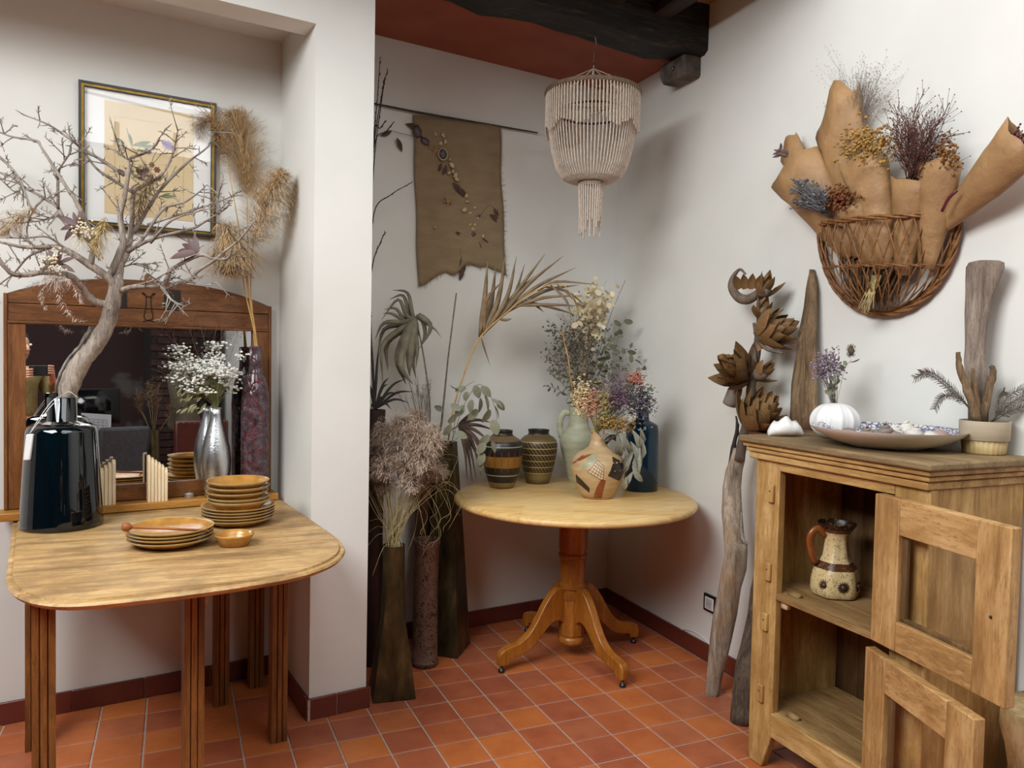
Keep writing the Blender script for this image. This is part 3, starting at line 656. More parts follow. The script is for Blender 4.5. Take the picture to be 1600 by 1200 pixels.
for i in range(62):
    x, y = 318 + R.gauss(0, 30), 578 + R.gauss(0, 17); x = max(272, min(374, x)); y = max(540, min(612, y)); e = atd(x, y, DS - .02 + R.uniform(-.09, .05)); m0 = mouth + rv(.008)
    mb.tube(smooth_path([m0 - UP * .1, m0, m0.lerp(e, .5) + UP * .02, e], 3), [.0012, .0009], 4)
    for j in range(15):
        q = e + V((R.gauss(0, .016), R.gauss(0, .016), R.gauss(.004, .01)))
        if j % 3 == 0: mb.tube([e - UP * .012, q], .0005, 3)
        fl_.blob(q, R.uniform(.004, .0075), (1, 1, .7), .25)
mb.obj('stems', m_green, bq); f_ = fl_.obj('florets', m_white, bq); f_['kind'] = 'stuff'
mb = MB(); tips = []
for x, y in ((258, 508), (285, 500), (312, 498), (345, 512), (330, 504), (372, 520), (250, 560), (236, 568), (268, 528)):
    e = atd(x, y, DS - .03 + R.uniform(-.05, .05)); p_ = mouth.lerp(e, .6) + rv(.01); mb.tube(smooth_path([mouth - UP * .05, mouth, p_], 3), [.001, .0008], 4); sprig(mb, p_, e - p_, (e - p_).length, .0008, 2, .55, 3, tips)
for p, d in tips: mb.octa(p, .0022)
mb.obj('reddish_twigs', m_rtw, bq)
bud = leafmesh('bud', plain('pale_green_bud', '9A9A6C', 'B8B68C', 40, .7, rnd=.2), [.2, .8, 1, .6, .05], .24, .8)
for i in range(26):
    x, y = 306 + R.uniform(-24, 24), 622 + R.uniform(-16, 18); p_ = atd(x, y, DS - .05 + R.uniform(-.02, .03)); inst('bud', bud, bq, frame(p_, CR * -.8 - CU * R.uniform(.1, .9) + rv(.2), -CF + rv(.4), R.uniform(.03, .05)))

# red lava-glaze vase with pampas grass
k = NT('lava_glaze'); k.set(Roughness=.12)
vo = k.n('ShaderNodeTexVoronoi', feature='DISTANCE_TO_EDGE', Scale=1.0); k.l(k.co((30, 30, 17)), vo.inputs['Vector'])
mr = k.n('ShaderNodeMapRange'); mr.inputs[1].default_value = .0; mr.inputs[2].default_value = .055; k.l(vo.outputs['Distance'], mr.inputs[0])
nz = k.noise(k.co((1, 1, 1)), 45, 5)
k.col(k.mix(mr.outputs[0], lin('6E1018'), k.ramp(nz, [(.35, '35272C'), (.65, '62535A')]))); k.bump(mr.outputs[0], .35, .004); m_lava = k.m
rp = L(-.112, .392, ZS); hr = vz(rp, 541)
rd = MB().lathe([(0, 0), (.052, 0), (.055, .006), (.055, hr * .60), (.053, hr * .68), (.044, hr * .76), (.028, hr * .83), (.0245, hr * .88), (.0245, hr), (.0232, hr), (.0215, hr * .97), (.0215, hr * .85), (.04, hr * .72), (.046, hr * .6), (.046, .012), (0, .012)], rp, 48, fn=lambda a, z, i: 1 + (.035 * math.sin(a * 5 + z * 50) * math.sin(z * 70 + a * 3) if .02 < z < hr * .7 and i < 7 else 0)).obj('lava_glaze_vase', m_lava, loc=rp)
tag(rd, 'tall dark red faceted bottle vase with reed plumes at the right of the mirror', 'vase')
m_stem = plain('golden_reed', 'B08A4E', 'C9A566', 30, .6); m_pamp = plain('pampas_plume', 'C2A478', 'E2C89E', 60, .9)
DR = dep(rp); rm = rp + UP * hr
def pampas(label, stem, axis, wpx, n, grav, fwd=.8):
    t = thing('pampas_stem', label, 'pampas grass', rm, 'pampas stems in the red vase')
    pts = [atd(x, y, DR + dz) for x, y, dz in stem]
    o_ = V((R.uniform(-.008, .008), R.uniform(-.008, .008), 0)); MB().tube(smooth_path([rm + o_ * .6 - UP * .12, rm + o_ - UP * .004] + pts, 4), [.0032, .0028, .0016], 6).obj('stem', m_stem, t)
    mb = MB(); plume(mb, [atd(x, y, DR + dz) for x, y, dz in axis], wpx * 1.25 * DR / FPX, int(n * 1.7), grav, fwd, .0015, 3); mb.obj('plume', m_pamp, t)
pampas('upright pampas plume standing tallest beside the framed print', [(388, 450, 0), (387, 380, 0), (386, 300, 0)], [(386, 305, 0), (385, 275, 0), (379, 235, 0), (371, 195, 0), (364, 176, 0)], 25, 900, .35, 1.0)
pampas('curved pampas plume leaning to the right against the pier', [(392, 450, -.02), (394, 400, -.03), (397, 375, -.04)], [(396, 384, -.05), (406, 350, -.09), (421, 318, -.12), (435, 290, -.15), (443, 266, -.18)], 24, 850, .6, .7)
pampas('drooping pampas plume bent down to the left of the reeds', [(384, 460, -.04), (378, 420, -.07), (370, 370, -.1), (358, 345, -.12)], [(340, 348, -.12), (355, 362, -.12), (362, 385, -.12), (364, 408, -.12), (358, 428, -.12)], 28, 950, .7, .45)
pampas('pampas plume bent over the corner of the framed print', [(386, 440, -.03), (374, 360, -.05), (358, 270, -.06), (350, 230, -.06)], [(352, 245, -.06), (345, 215, -.06), (333, 190, -.06), (318, 190, -.06), (310, 208, -.06), (308, 230, -.06)], 15, 650, .7, .6)

# stoneware
k = NT('mustard_stoneware'); k.set(Roughness=.22)
f = k.noise(k.co((1, 1, 1)), 22, 4); k.col(k.ramp(f, [(.3, '94682C'), (.7, 'BC8840')])); m_plate = k.m
m_clay = plain('raw_clay_foot', 'B49A66', 'C4AA78', 40, .6)
def plate(name, label, p, r, h, group, squash=1, tilt=(0, 0)):
    pf_ = [(0, 0), (r * .62, 0), (r * .66, .002), (r * .93, h * .72), (r, h * .93), (r * 1.0, h), (r * .975, h * .99), (r * .90, h * .74), (r * .66, .0055), (0, .005)]
    b = MB(); b.lathe(pf_, p, 48); b.mi = [1 if 3 * 48 <= q < 6 * 48 else 0 for q in range(len(b.f))]
    o = b.obj(name, [m_plate, m_clay], loc=p, sharp=1.4); o.rotation_euler = (tilt[0], tilt[1], 0); return tag(o, label, 'plate' if 'plate' in name else 'bowl', group)
pc = L(-.50, -.205, ZT); step = .0105
ords = ('lowest', 'second lowest', 'third lowest', 'topmost')
for i in range(4): plate('stoneware_plate', '%s mustard stoneware plate in the stack under the wooden spoon' % ords[i], pc + UP * (i * step + .0004) + rv(.0015) * (1, 1, 0)[0] if False else pc + V((R.uniform(-.002, .002), R.uniform(-.002, .002), i * step + .0004)), .128, .027, 'plates under the spoon')
c2 = L(-.252, .01, ZT); o5 = ('lowest', 'second', 'third', 'fourth', 'fifth')
for i in range(5): plate('stoneware_plate', '%s of the five wide mustard plates at the base of the tall stack' % (o5[i] if i else 'lowest'), c2 + V((R.uniform(-.002, .002), R.uniform(-.002, .002), i * .0105 + .0004)), .125, .027, 'wide plates of the tall stack')
zb = 4 * .0105 + .0065
for i in range(5): plate('stoneware_side_plate', '%s of the five smaller mustard plates on top of the tall stack' % ('lowest', 'second', 'third', 'fourth', 'topmost')[i], c2 + V((R.uniform(-.003, .003), R.uniform(-.003, .003), zb + i * .0185)), .105, .034 if i else .04, 'small plates of the tall stack')
bw = L(-.325, -.30, ZT)
b = MB(); b.lathe([(0, 0), (.04, 0), (.046, .002), (.05, .018), (.0585, .03), (.0605, .035), (.059, .037), (.054, .034), (.047, .022), (.042, .006), (0, .005)], bw, 40); tag(b.obj('stoneware_bowl', m_plate, loc=bw, sharp=1.4), 'small mustard stoneware bowl in front of the tall plate stack', 'bowl')
m_spoon = wood('reddish_spoon_wood', '7A4420', '9A5C2E', 'B47440', 0, 8, .5, .1)
zsp = ZT + 3 * step + .0285; s0 = onz(197, 829, zsp + .004); s1 = onz(306, 832, zsp - .012)
dv = (s1 - s0).normalized(); s1 = s0 + dv * .235
wsn = thing('wooden_spoon', 'wooden honey spoon with a round head resting across the plates', 'spoon', s0)
MB().blob(s0, .001).v and None
mb = MB(); mb.tube([s0 + UP * .011 + dv * q for q in (-.013, -.011, -.004, .006, .013, .018)], [.002, .010, .0145, .014, .008, .0045], 12); mb.obj('head', m_spoon, wsn)
mb = MB(); mb.tube([s0 + UP * .011 + dv * .014, s0.lerp(s1, .45) + UP * .010, s1 + UP * .006], [.0045, .0035, .005, .004], 8); mb.obj('handle', m_spoon, wsn)

# ================================================================== alcove: round table
TC = V((.99, .548, 0)); ZR = .747
m_block = None
k = NT('butcher_block'); k.set(Roughness=.38)
vec = k.co((1, 1, 1), (0, 0, .5)); br_ = k.n('ShaderNodeTexBrick', Scale=1.0); br_.inputs['Brick Width'].default_value = .42; br_.inputs['Row Height'].default_value = .055; br_.inputs['Mortar Size'].default_value = .0
br_.inputs['Color1'].default_value = (0, 0, 0, 1); br_.inputs['Color2'].default_value = (1, 1, 1, 1); k.l(vec, br_.inputs['Vector'])
f = k.noise(k.co((1.6, 12, 12), (0, 0, .5)), 5, 5, .6, .5)
c = k.ramp(f, [(.3, 'BC9050'), (.55, 'D6AE6A'), (.75, 'E6C88E')]); c = k.mix(k.math('MULTIPLY', br_.outputs['Color'], .4), c, lin('EBD3A0')); k.col(c); k.bump(f, .05, .002); m_block = k.m
m_ped = wood('honey_pedestal', '7A4716', '9A5E20', 'AE7230', 2, 5, .3, .05, 6); m_edge = plain('pale_ply_edge', 'B08A50', 'C29C60', 40, .5)
rt = thing('round_table', 'round honey wood pedestal table on four curved feet in the corner', 'table', TC)
r_ = .552
MB().lathe([(0, ZR - .032), (r_ - .02, ZR - .032), (r_ - .006, ZR - .028), (r_, ZR - .018), (r_ - .002, ZR - .008), (r_ - .012, ZR), (0, ZR)], TC, 96).obj('table_top', m_block, rt, sharp=.8)
tw = dep(TC + UP * .4) / FPX
def oct_(a, z, i): return 1
def rowz(y): return zat(TC, y)
MB().lathe([(.066, ZR - .033), (.066, rowz(856)), (.060, rowz(859)), (.060, rowz(862)), (.067, rowz(864)), (.067, rowz(868)), (.058, rowz(872)), (.060, rowz(885)), (.056, rowz(908)), (.063, rowz(910)), (.063, rowz(916)), (.055, rowz(918)), (.055, rowz(921)), (.062, rowz(923)), (.062, rowz(930)), (.056, rowz(934))], TC, 32).obj('column', m_ped, rt, sharp=.6)
MB().loft([[TC + V((math.cos(t * math.pi / 4 + .39) * q, math.sin(t * math.pi / 4 + .39) * q, z)) for t in range(8)] for z, q in ((.105, .056), (.11, .06), (rowz(938), .06), (rowz(933), .056))]).obj('leg_block', m_ped, rt, bevel=.003)
MB().lathe([(0, .065), (.05, .065), (.061, .074), (.063, .088), (.056, .1), (.05, .106), (0, .106)], TC, 32).obj('bun_foot', m_ped, rt)
prf_u = [(.05, .325), (.085, .335), (.12, .315), (.16, .265), (.20, .20), (.24, .15), (.29, .118), (.34, .108), (.372, .098), (.387, .08), (.39, .06), (.388, .032)]
prf_l = [(.345, .032), (.338, .05), (.32, .058), (.27, .066), (.22, .09), (.17, .135), (.12, .18), (.08, .185), (.05, .165)]
for fx, fy in ((-.371, -.05), (.053, -.384), (.367, .045), (-.053, .38)):
    d = V((fx, fy, 0)).normalized(); sd = V((-d.y, d.x, 0)); pu = smooth_path([V((a, b, 0)) for a, b in prf_u], 3); pl = smooth_path([V((a, b, 0)) for a, b in prf_l], 3)
    pts = [TC + d * p.x + UP * p.y - sd * .019 for p in pu + pl]
    lg = MB().prism(pts, sd * .038).obj('leg', m_ped, rt, bevel=.004)
    fp = TC + d * .372
    MB().lathe([(0, .0), (.014, .0), (.015, .006), (.012, .012), (.006, .016), (.006, .033), (0, .033)], fp, 14).obj('glide', m_black, lg)

# ---------------------------------------------------------------- vessels on the table
def rowprof(p, rows):
    s_ = dep(p) / FPX; return [(hw * s_, max(0.0, zat(p, y) - p.z)) for y, hw in rows]
def vessel(name, label, p, rows, mats, wall=.005, cat='vase', n=48, post=None, fn=None, parent=None):
    pr_ = rowprof(p, rows); pr_[0] = (pr_[0][0], 0)
    ins = [(max(.004, r - wall), max(z, .008)) for r, z in reversed(pr_)]
    b = MB(); b.lathe([(0, 0)] + pr_ + ins + [(0, .008)], p, n, fn=fn)
    if post: post(b, p, pr_)
    if parent: return b.obj(name, mats, parent, sharp=1.3), pr_
    o = b.obj(name, mats, loc=p, sharp=1.3); tag(o, label, cat); return o, pr_
def banded(name, stops, stripes=(), rough=.45, bump=0):
    """rings of colour by height, with slanted strokes inside some of them"""
    k = NT(name); k.set(Roughness=rough); sx = k.n('ShaderNodeSeparateXYZ'); k.l(k.co(), sx.inputs[0]); z = sx.outputs['Z']
    H = stops[-1][0]; r = k.n('ShaderNodeValToRGB'); r.color_ramp.interpolation = 'CONSTANT'; e = r.color_ramp.elements
    while len(e) < len(stops): e.new(.5)
    prev = 0
    for i, (zz, c) in enumerate(stops): e[i].position = prev / H; e[i].color = lin(c); prev = zz
    k.l(k.math('DIVIDE', z, H), r.inputs['Fac']); c = r.outputs['Color']
    c = k.mix(k.math('MULTIPLY', k.noise(k.co(), 60, 4), .35), c, lin('2A211A'))
    ang = k.math('ARCTAN2', sx.outputs['Y'], sx.outputs['X'])
    for z0, z1, N, sl, thr, cc in stripes:
        s = k.math('SINE', k.math('ADD', k.math('MULTIPLY', ang, N), k.math('MULTIPLY', z, sl))); on = k.math('GREATER_THAN', s, thr)
        inside = k.math('MULTIPLY', k.math('GREATER_THAN', z, z0), k.math('LESS_THAN', z, z1)); c = k.mix(k.math('MULTIPLY', on, inside), c, lin(cc))
    k.col(c); return k.m
p = onz(784, 761, ZR); pb = p; zf = lambda y: zat(p, y) - p.z
mt = banded('black_banded_glaze', [(zf(762), '17130F'), (zf(752), 'B08F5C'), (zf(741), '1B1612'), (zf(739.6), 'B9AE98'), (zf(728), '1A1511'), (zf(711), '8C6326'), (zf(697), '181310'), (zf(695.6), 'A69C88'), (zf(688), '1C1814'), (zf(680), '4A3A28'), (zf(669), '120F0D')],
    [(zf(762), zf(752), 46, 260, .1, '221A12'), (zf(734), zf(703), 18, 0, .965, '7A3216'), (zf(688), zf(680), 60, 300, .2, '8A6F45')], .38)
vessel('banded_vase', 'black stoneware vase with an ochre band and cream stripes on the round table', p, [(764, 18), (757, 20), (741, 25.5), (728, 29), (714, 31.2), (702, 31.5), (692, 30.5), (686, 26.5), (682, 20), (679, 15.5), (674, 15), (672, 16)], mt)
p = onz(840, 754, ZR); zf = lambda y: zat(p, y) - p.z
hb = [(zf(747), zf(739), 70, 0, .2, '8A7646')]
for i in range(5): y1_ = 736 - i * 9.6; hb.append((zf(y1_), zf(y1_ - 9), 30, 260, .0, '241C12'))
for i in range(6): y1_ = 737 - i * 9.6; hb.append((zf(y1_ + .4), zf(y1_ - .6), 1, 0, -2, 'B59C5C'))
vessel('hatched_vase', 'olive brown stoneware vase with diagonal hatching, beside the black banded vase', p, [(757, 18), (748, 19.7), (735, 23), (720, 26.5), (705, 29), (694, 29.8), (687, 28), (682, 23), (679, 17), (676, 15.7), (671, 17)], banded('olive_hatched_glaze', [(zf(747), '6E5C38'), (zf(684), '6A5634'), (zf(678), '64522F'), (zf(668), '191410')], hb, .45))
# pale green two-tone jug
m_jug = plain('pale_green_glaze', '92947C', 'AEAE94', 14, .5, .15, stretch=(.4, .4, 3), bscale=30)
p = onz(902, 751, ZR); jug = thing('green_jug', 'tall pale green amphora jug with loop handle behind the patchwork jug', 'jug', p); PJ = p
o, pj_ = vessel('body', '', p, [(753, 14), (740, 17), (720, 22.5), (700, 27.5), (690, 29.3), (682, 28.3), (673, 21), (666, 16.5), (656, 14.8), (642, 15.2), (635, 17)], m_jug, parent=jug)
JZ = pj_[-1][1]; s_ = dep(p) / FPX
for sgn in (-1, 1):
    MB().tube(smooth_path([p + CR * sgn * 14.5 * s_ + UP * (zat(p, 646) - p.z), p + CR * sgn * 22 * s_ + UP * (zat(p, 644) - p.z), p + CR * sgn * 28.5 * s_ + UP * (zat(p, 655) - p.z), p + CR * sgn * 29 * s_ + UP * (zat(p, 670) - p.z), p + CR * sgn * 25.5 * s_ + UP * (zat(p, 683) - p.z)], 4), 3.6 * s_, 10, flat=1.4).obj('handle', m_jug, jug)
# patchwork jug
p = onz(933, 777, ZR); PK = p; s_ = dep(p) / FPX
m_pk = plain('sand_glaze', 'A88C66', 'C0A47C', 18, .4, .08, stretch=(.5, .5, 3)); m_rust = plain('rust_glaze', '7E3E1E', '8E4A26', 30, .4); m_dk = plain('charcoal_glaze', '241C1A', '342A26', 30, .35); m_gr = plain('celadon_patch', '8E967A', 'A0A68A', 30, .4); m_wt = plain('cream_patch', 'CBB08C', 'D8C2A2', 30, .4); m_ln = plain('incised_line', '4A2A1C', '4A2A1C', 10, .5)
pkj = thing('patchwork_jug', 'round tan jug painted with rust, charcoal and lattice patches at the front of the table', 'jug', p)
rows = [(780, 22), (770, 27.5), (755, 35), (742, 41), (730, 43.5), (718, 41), (709, 33), (703, 22.5), (697, 15), (688, 11.5), (676, 12)]
fwd_ = -V((CF.x, CF.y, 0)).normalized(); a0_ = math.atan2(fwd_.y, fwd_.x); lf = -CR
def spout(b, p, pr_):
    zt = pr_[-1][1]
    for i, v in enumerate(b.v):
        h = (v.z - p.z) / zt
        if h > .84: 
            d = v - p; k9 = max(0, (h - .84) / .16); b.v[i] = v + UP * (d.dot(lf) / (12 * s_)) * .032 * k9 + lf * .004 * k9
o, pk_ = vessel('body', '', p, rows, m_pk, .004, parent=pkj, post=spout)
def surf(x, y, off=.0007):                                     # x: -1..1 across the visible front, y: photo row
    z = zat(p, y) - p.z; r = pk_[-1][0]
    for (r0, z0), (r1, z1) in zip(pk_, pk_[1:]):
        if z0 <= z <= z1: r = lerp(r0, r1, (z - z0) / max(1e-6, z1 - z0)); break
    an = a0_ + math.asin(max(-1, min(1, x))); return p + V((math.cos(an), math.sin(an), 0)) * (r + off) + UP * z
def patch(name, m, q, n=7, off=.0007):
    b = MB(); vs = []
    for i in range(n + 1):
        for j in range(n + 1):
            u, v = i / n, j / n; x = lerp(lerp(q[0][0], q[1][0], u), lerp(q[3][0], q[2][0], u), v); y = lerp(lerp(q[0][1], q[1][1], u), lerp(q[3][1], q[2][1], u), v); vs.append(surf(x, y, off))
    b.add(vs, [(i * (n + 1) + j, i * (n + 1) + j + 1, (i + 1) * (n + 1) + j + 1, (i + 1) * (n + 1) + j) for i in range(n) for j in range(n)]); return b.obj(name, m, o)
patch('rust_patch', m_rust, [(-.4, 779), (.15, 779), (.2, 744), (.02, 742)]); patch('charcoal_patch', m_dk, [(-.93, 752), (-.5, 766), (-.45, 758), (-.85, 738)])
patch('charcoal_patch', m_dk, [(.25, 737), (.78, 747), (.97, 722), (.55, 708)]); patch('celadon_patch', m_gr, [(-.7, 731), (-.25, 718), (-.15, 706), (-.5, 708)]); patch('rust_patch', m_rust, [(-.98, 724), (-.62, 712), (-.4, 706), (-.8, 709)])
lt = [(-.45, 732), (.08, 745), (.1, 722), (-.12, 714)]; pc_ = patch('lattice_patch', m_wt, lt)
b = MB()
for i in range(6):
    for fl2 in (0, 1):
        u = i / 5; pts = []
        for j in range(8):
            v = j / 7; uu, vv = (u, v) if fl2 else (v, u)
            pts.append(surf(lerp(lerp(lt[0][0], lt[1][0], uu), lerp(lt[3][0], lt[2][0], uu), vv), lerp(lerp(lt[0][1], lt[1][1], uu), lerp(lt[3][1], lt[2][1], uu), vv), .001))
        b.tube(pts, .0009, 4)
b.obj('lattice_lines', m_ln, pc_)
MB().tube(smooth_path([p + CR * 8 * s_ + UP * (zat(p, 694) - p.z), p + CR * 20 * s_ + UP * (zat(p, 683) - p.z), p + CR * 30 * s_ + UP * (zat(p, 688) - p.z), p + CR * 33 * s_ + UP * (zat(p, 703) - p.z), p + CR * 28 * s_ + UP * (zat(p, 714) - p.z)], 4), 4.2 * s_, 10).obj('handle', m_dk, pkj)
KZ = pk_[-1][1]
p = onz(1001, 765, ZR); PBl = p
m_bl2 = NT('petrol_blue_glass'); m_bl2.col('1A5F80').set(Roughness=.04, IOR=1.5); m_bl2.b.inputs['Transmission Weight'].default_value = .85; m_bl2 = m_bl2.m
vessel('blue_bottle', 'petrol blue straight sided glass bottle at the right of the round table', p, [(768, 24.5), (764, 26.5), (720, 26), (672, 25), (664, 23.5), (660, 18), (657, 11), (650, 9.5), (640, 10.5)], m_bl2, .003)

# ---------------------------------------------------------------- dried bouquets
m_gtw = plain('grey_brown_stem', '5A5046', '7E7264', 60, .85); m_euc = plain('grey_green_leaf', '565A48', '74765F', 30, .65, rnd=.35); m_lun = plain('lunaria_disc', 'C8B890', 'E2D6B6', 40, .5, rnd=.2); m_mauve = plain('mauve_floret', '665660', '8E7C86', 60, .85); m_pinkg = plain('pink_grass', '8E7068', 'AE9086', 60, .9)
euc = leafmesh('leaf', m_euc, [.3, .9, 1, .85, .3], .62, .5, .12); eucl = leafmesh('leaf', m_euc, [.15, .7, 1, .7, .04], .34, .6, .15)
DJ = dep(PJ); jm = PJ + UP * JZ
def at(x, y, t, j=.03): return atd(x, y, t + R.uniform(-j, j))
def leafy(t, stem_pts, D, lm, n, size, mst=m_gtw, r=.0014, fill=1):
    pts = smooth_path(stem_pts, 5); MB().tube(pts, [r, r * .5], 5).obj('stem', mst, t); m = len(pts)
    for i in range(n):
        x = (m - 1) * (1 - fill * (1 - (i + .3) / n)); x = min(x, m - 1.001); j = int(x); b = pts[j].lerp(pts[j + 1], x - j); tg = (pts[j + 1] - pts[j]).normalized()
        s = perp(tg); a = i * 2.4 + R.uniform(-.4, .4); d = Matrix.Rotation(a, 3, tg) @ s
        inst('leaf', lm, t, frame(b, d + tg * R.uniform(.1, .9) - UP * .15, -CF * .6 + rv(.9), size * R.uniform(.7, 1.15)))
t = thing('lunaria_bunch', 'cream papery honesty seed discs at the top of the green jug bouquet', 'dried bouquet', jm)
mb = MB(); disc = leafmesh('seed_disc', m_lun, [.45, .9, 1, .9, .4], .8, .2, .1)
for i in range(20):
    e = at(930 + R.gauss(0, 15), 472 + R.uniform(-28, 20), DJ + .0, .05); mb.tube(smooth_path([jm + rv(.01) - UP * .05, jm.lerp(e, .5) + rv(.01), e], 4), [.0012, .0007], 4)
    for j in range(12):
        q = e + V((R.gauss(0, .024), R.gauss(0, .024), R.uniform(-.19, .03))); mb.tube([q.lerp(e, .3) - UP * .02, q], .0005, 3); inst('seed_disc', disc, t, frame(q, rv(1), -CF + rv(.8), R.uniform(.022, .038)))
mb.obj('stems', m_straw, t)
def euc_thing(label, ends, lm, n, size, D, m0, group=None):
    t = thing('eucalyptus_sprig', label, 'dried leaves', m0, group)
    for (x, y) in ends:
        e = at(x, y, D, .04); leafy(t, [m0 + rv(.008) - UP * .04, m0, m0.lerp(e, .55) + UP * .02, e], D, lm, n, size, fill=.62)
euc_thing('grey green eucalyptus sprigs leaning right out of the green jug', [(978, 496), (990, 540), (1003, 556), (962, 545), (950, 528), (968, 590)], euc, 13, .042, DJ, jm)
euc_thing('thin leaved dark sprigs leaning left out of the green jug', [(856, 498), (868, 540), (852, 602), (872, 585), (884, 520), (890, 552)], eucl, 14, .042, DJ - .02, jm)
t = thing('heather_filler', 'greyish brown heather twigs filling the green jug bouquet', 'dried bouquet', jm); mb = MB(); tips = []
for i in range(52):
    e = at(913 + R.gauss(0, 27), 555 + R.gauss(0, 24), DJ, .07); q = jm.lerp(e, .45); mb.tube([jm + rv(.008) - UP * .03, q], [.0013, .001], 4); sprig(mb, q, e - q, (e - q).length * 1.05, .0009, 2, .7, 4, tips)
mb.obj('twigs', m_gtw, t); mb = MB()
for p_, d_ in tips: mb.blob(p_, R.uniform(.0025, .006), (1, 1, 1), .3)
mb.obj('florets', plain('dusty_floret', '4E4A3C', '756C58', 60, .9), t); t.children[-1]['kind'] = 'stuff'
t = thing('pink_grass', 'feathery pink grass drooping at the left of the green jug bouquet', 'dried grass', jm); mb = MB()
for x, y in ((862, 478), (872, 470), (884, 500), (890, 515), (868, 490)):
    e = at(x, y, DJ - .03, .02); c_ = at(x + 24, y + 28, DJ - .02, .01); mb.tube(smooth_path([jm, jm.lerp(c_, .6), c_], 3), .0008, 4); plume(mb, [c_, c_.lerp(e, .5) + UP * .012, e], .022, 70, .2, .6, .0009, 1)
mb.obj('plumes', m_pinkg, t)
t = thing('bare_twig', 'single dark twig sticking up at the right of the honesty discs', 'twig', jm); mb = MB(); q = smooth_path([jm - UP * .04, jm, at(938, 545, DJ, 0), at(955, 490, DJ, 0), at(977, 438, DJ, 0)], 5); mb.tube(q, [.0022, .0014], 5)
for i in range(14): j = 8 + i % 12; b = q[min(j, len(q) - 1)]; mb.tube([b, b + (rv(1) + UP * .5).normalized() * .012], [.0012, .0006], 4)
mb.obj('twig', m_bark, t)
t = thing('reed_stick', 'tan reed stick at the left of the green jug bouquet', 'reed', jm); MB().tube([jm + V((-.02, 0, -.05)), at(888, 560, DJ - .05, 0), at(877, 512, DJ - .05, 0)], .0045, 8).obj('stick', m_stem, t)

DK = dep(PK); km = PK + UP * (KZ + .004) - CR * .01
def head(name, label, cx, cy, sx, sy, n, m, size, dz, stems=6, mst=m_green, cat='dried flower', jit=.03, squash=(1, 1, .8)):
    t = thing(name, label, cat, km, 'flower heads in the patchwork jug'); mb = MB(); fm = MB()
    for i in range(stems):
        e = at(cx + R.uniform(-sx, sx) * .5, cy + R.uniform(-sy, sy) * .4, DK + dz, .01); mb.tube(smooth_path([km + rv(.007) - UP * .06, km + rv(.006), km.lerp(e, .6) + UP * .008, e], 3), [.0013, .0009], 4)
        for s in range(4): mb.tube([e - (e - km).normalized() * .02, e + rv(.014)], .0006, 3)
    for i in range(int(n * 2.8)):
        x, y = R.gauss(0, .5), R.gauss(0, .5); fm.blob(at(cx + x * sx, cy + y * sy, DK + dz, jit), size * R.uniform(.5, 1.15), squash, .45)
    mb.obj('stems', mst, t); f_ = fm.obj('florets', m, t, smooth=False); f_['kind'] = 'stuff'; return t
head('hydrangea_head', 'cream dried hydrangea at the left of the patchwork jug bouquet', 910, 622, 15, 24, 150, plain('cream_petal', 'C8B184', 'E0CFA6', 60, .8), .006, -.03)
head('salmon_flower', 'salmon pink dried flowers beside the cream hydrangea', 926, 632, 16, 22, 120, plain('salmon_petal', 'A86E56', 'CC9A80', 60, .8), .0052, -.04)
head('goldenrod_spray', 'yellow green flower spray in the middle of the patchwork jug bouquet', 944, 636, 13, 34, 130, plain('yellow_green_petal', '8E8450', 'B0A468', 60, .8), .0046, -.05)
head('purple_statice', 'purple statice mass at the centre of the patchwork jug bouquet', 972, 612, 36, 32, 300, m_mauve, .0044, .02, 12)
head('violet_statice', 'bright violet statice in front of the purple mass', 964, 622, 18, 18, 130, plain('violet_petal', '5E4658', '86687E', 60, .8), .0048, -.04)
head('yarrow_head', 'golden brown yarrow heads low in the patchwork jug bouquet', 962, 664, 32, 13, 230, plain('golden_brown_floret', '8A682E', 'A8854A', 60, .85), .0042, -.05, 8)
head('pink_statice', 'small coral pink flower head at the upper right of the patchwork jug bouquet', 994, 592, 14, 10, 70, plain('coral_petal', 'A0584C', 'C89080', 60, .8), .005, -.02)
head('dusky_lavender', 'dark dusky lavender at the right of the patchwork jug bouquet', 1002, 630, 20, 22, 170, plain('dusky_lavender_petal', '45404A', '64606C', 60, .85), .0044, .0)
t = thing('eucalyptus_sprig', 'small round leaved eucalyptus sprigs at the far right above the blue bottle', 'dried leaves', km)
for x, y in ((1018, 604), (1026, 622), (1020, 640), (1008, 570), (1012, 612)): e = at(x, y, DK + .03, .02); leafy(t, [km, km.lerp(e, .5) + UP * .03, e], DK, euc, 10, .027, fill=.45)
bigl = leafmesh('leaf', plain('silvery_green_leaf', '74776A', '9C9D8E', 24, .7, .3, rnd=.3), [.1, .6, 1, .7, .03], .3, 1.1, .5, 9)
t = thing('drooping_leaf_sprig', 'large silvery leaves drooping over the blue bottle from the patchwork jug', 'dried leaves', km); mb = MB()
for x0, y0, x1, y1, sz in ((964, 680, 970, 718, 42), (974, 678, 984, 714, 42), (985, 690, 1006, 720, 46), (988, 672, 1010, 706, 40), (1000, 668, 1010, 700, 38), (990, 700, 976, 736, 46), (1000, 700, 990, 738, 44), (990, 736, 976, 756, 26), (988, 728, 996, 745, 30), (940, 672, 958, 676, 24), (976, 700, 988, 738, 40), (1004, 690, 1012, 720, 30), (978, 745, 976, 768, 26)):
    b = atd(x0, y0, DK - .07 + R.uniform(-.02, .01)); e = atd(x1, y1, DK - .09 + R.uniform(-.02, .02)); inst('leaf', bigl, t, frame(b, e - b, -CF + CR * R.uniform(-.7, .7), sz * 1.12 * DK / FPX))
for pts in ([(945, 690), (975, 672), (1000, 690), (990, 730)], [(950, 690), (970, 676), (985, 700)]): mb.tube(smooth_path([km] + [atd(x, y, DK - .06) for x, y in pts], 4), [.0015, .001], 5)
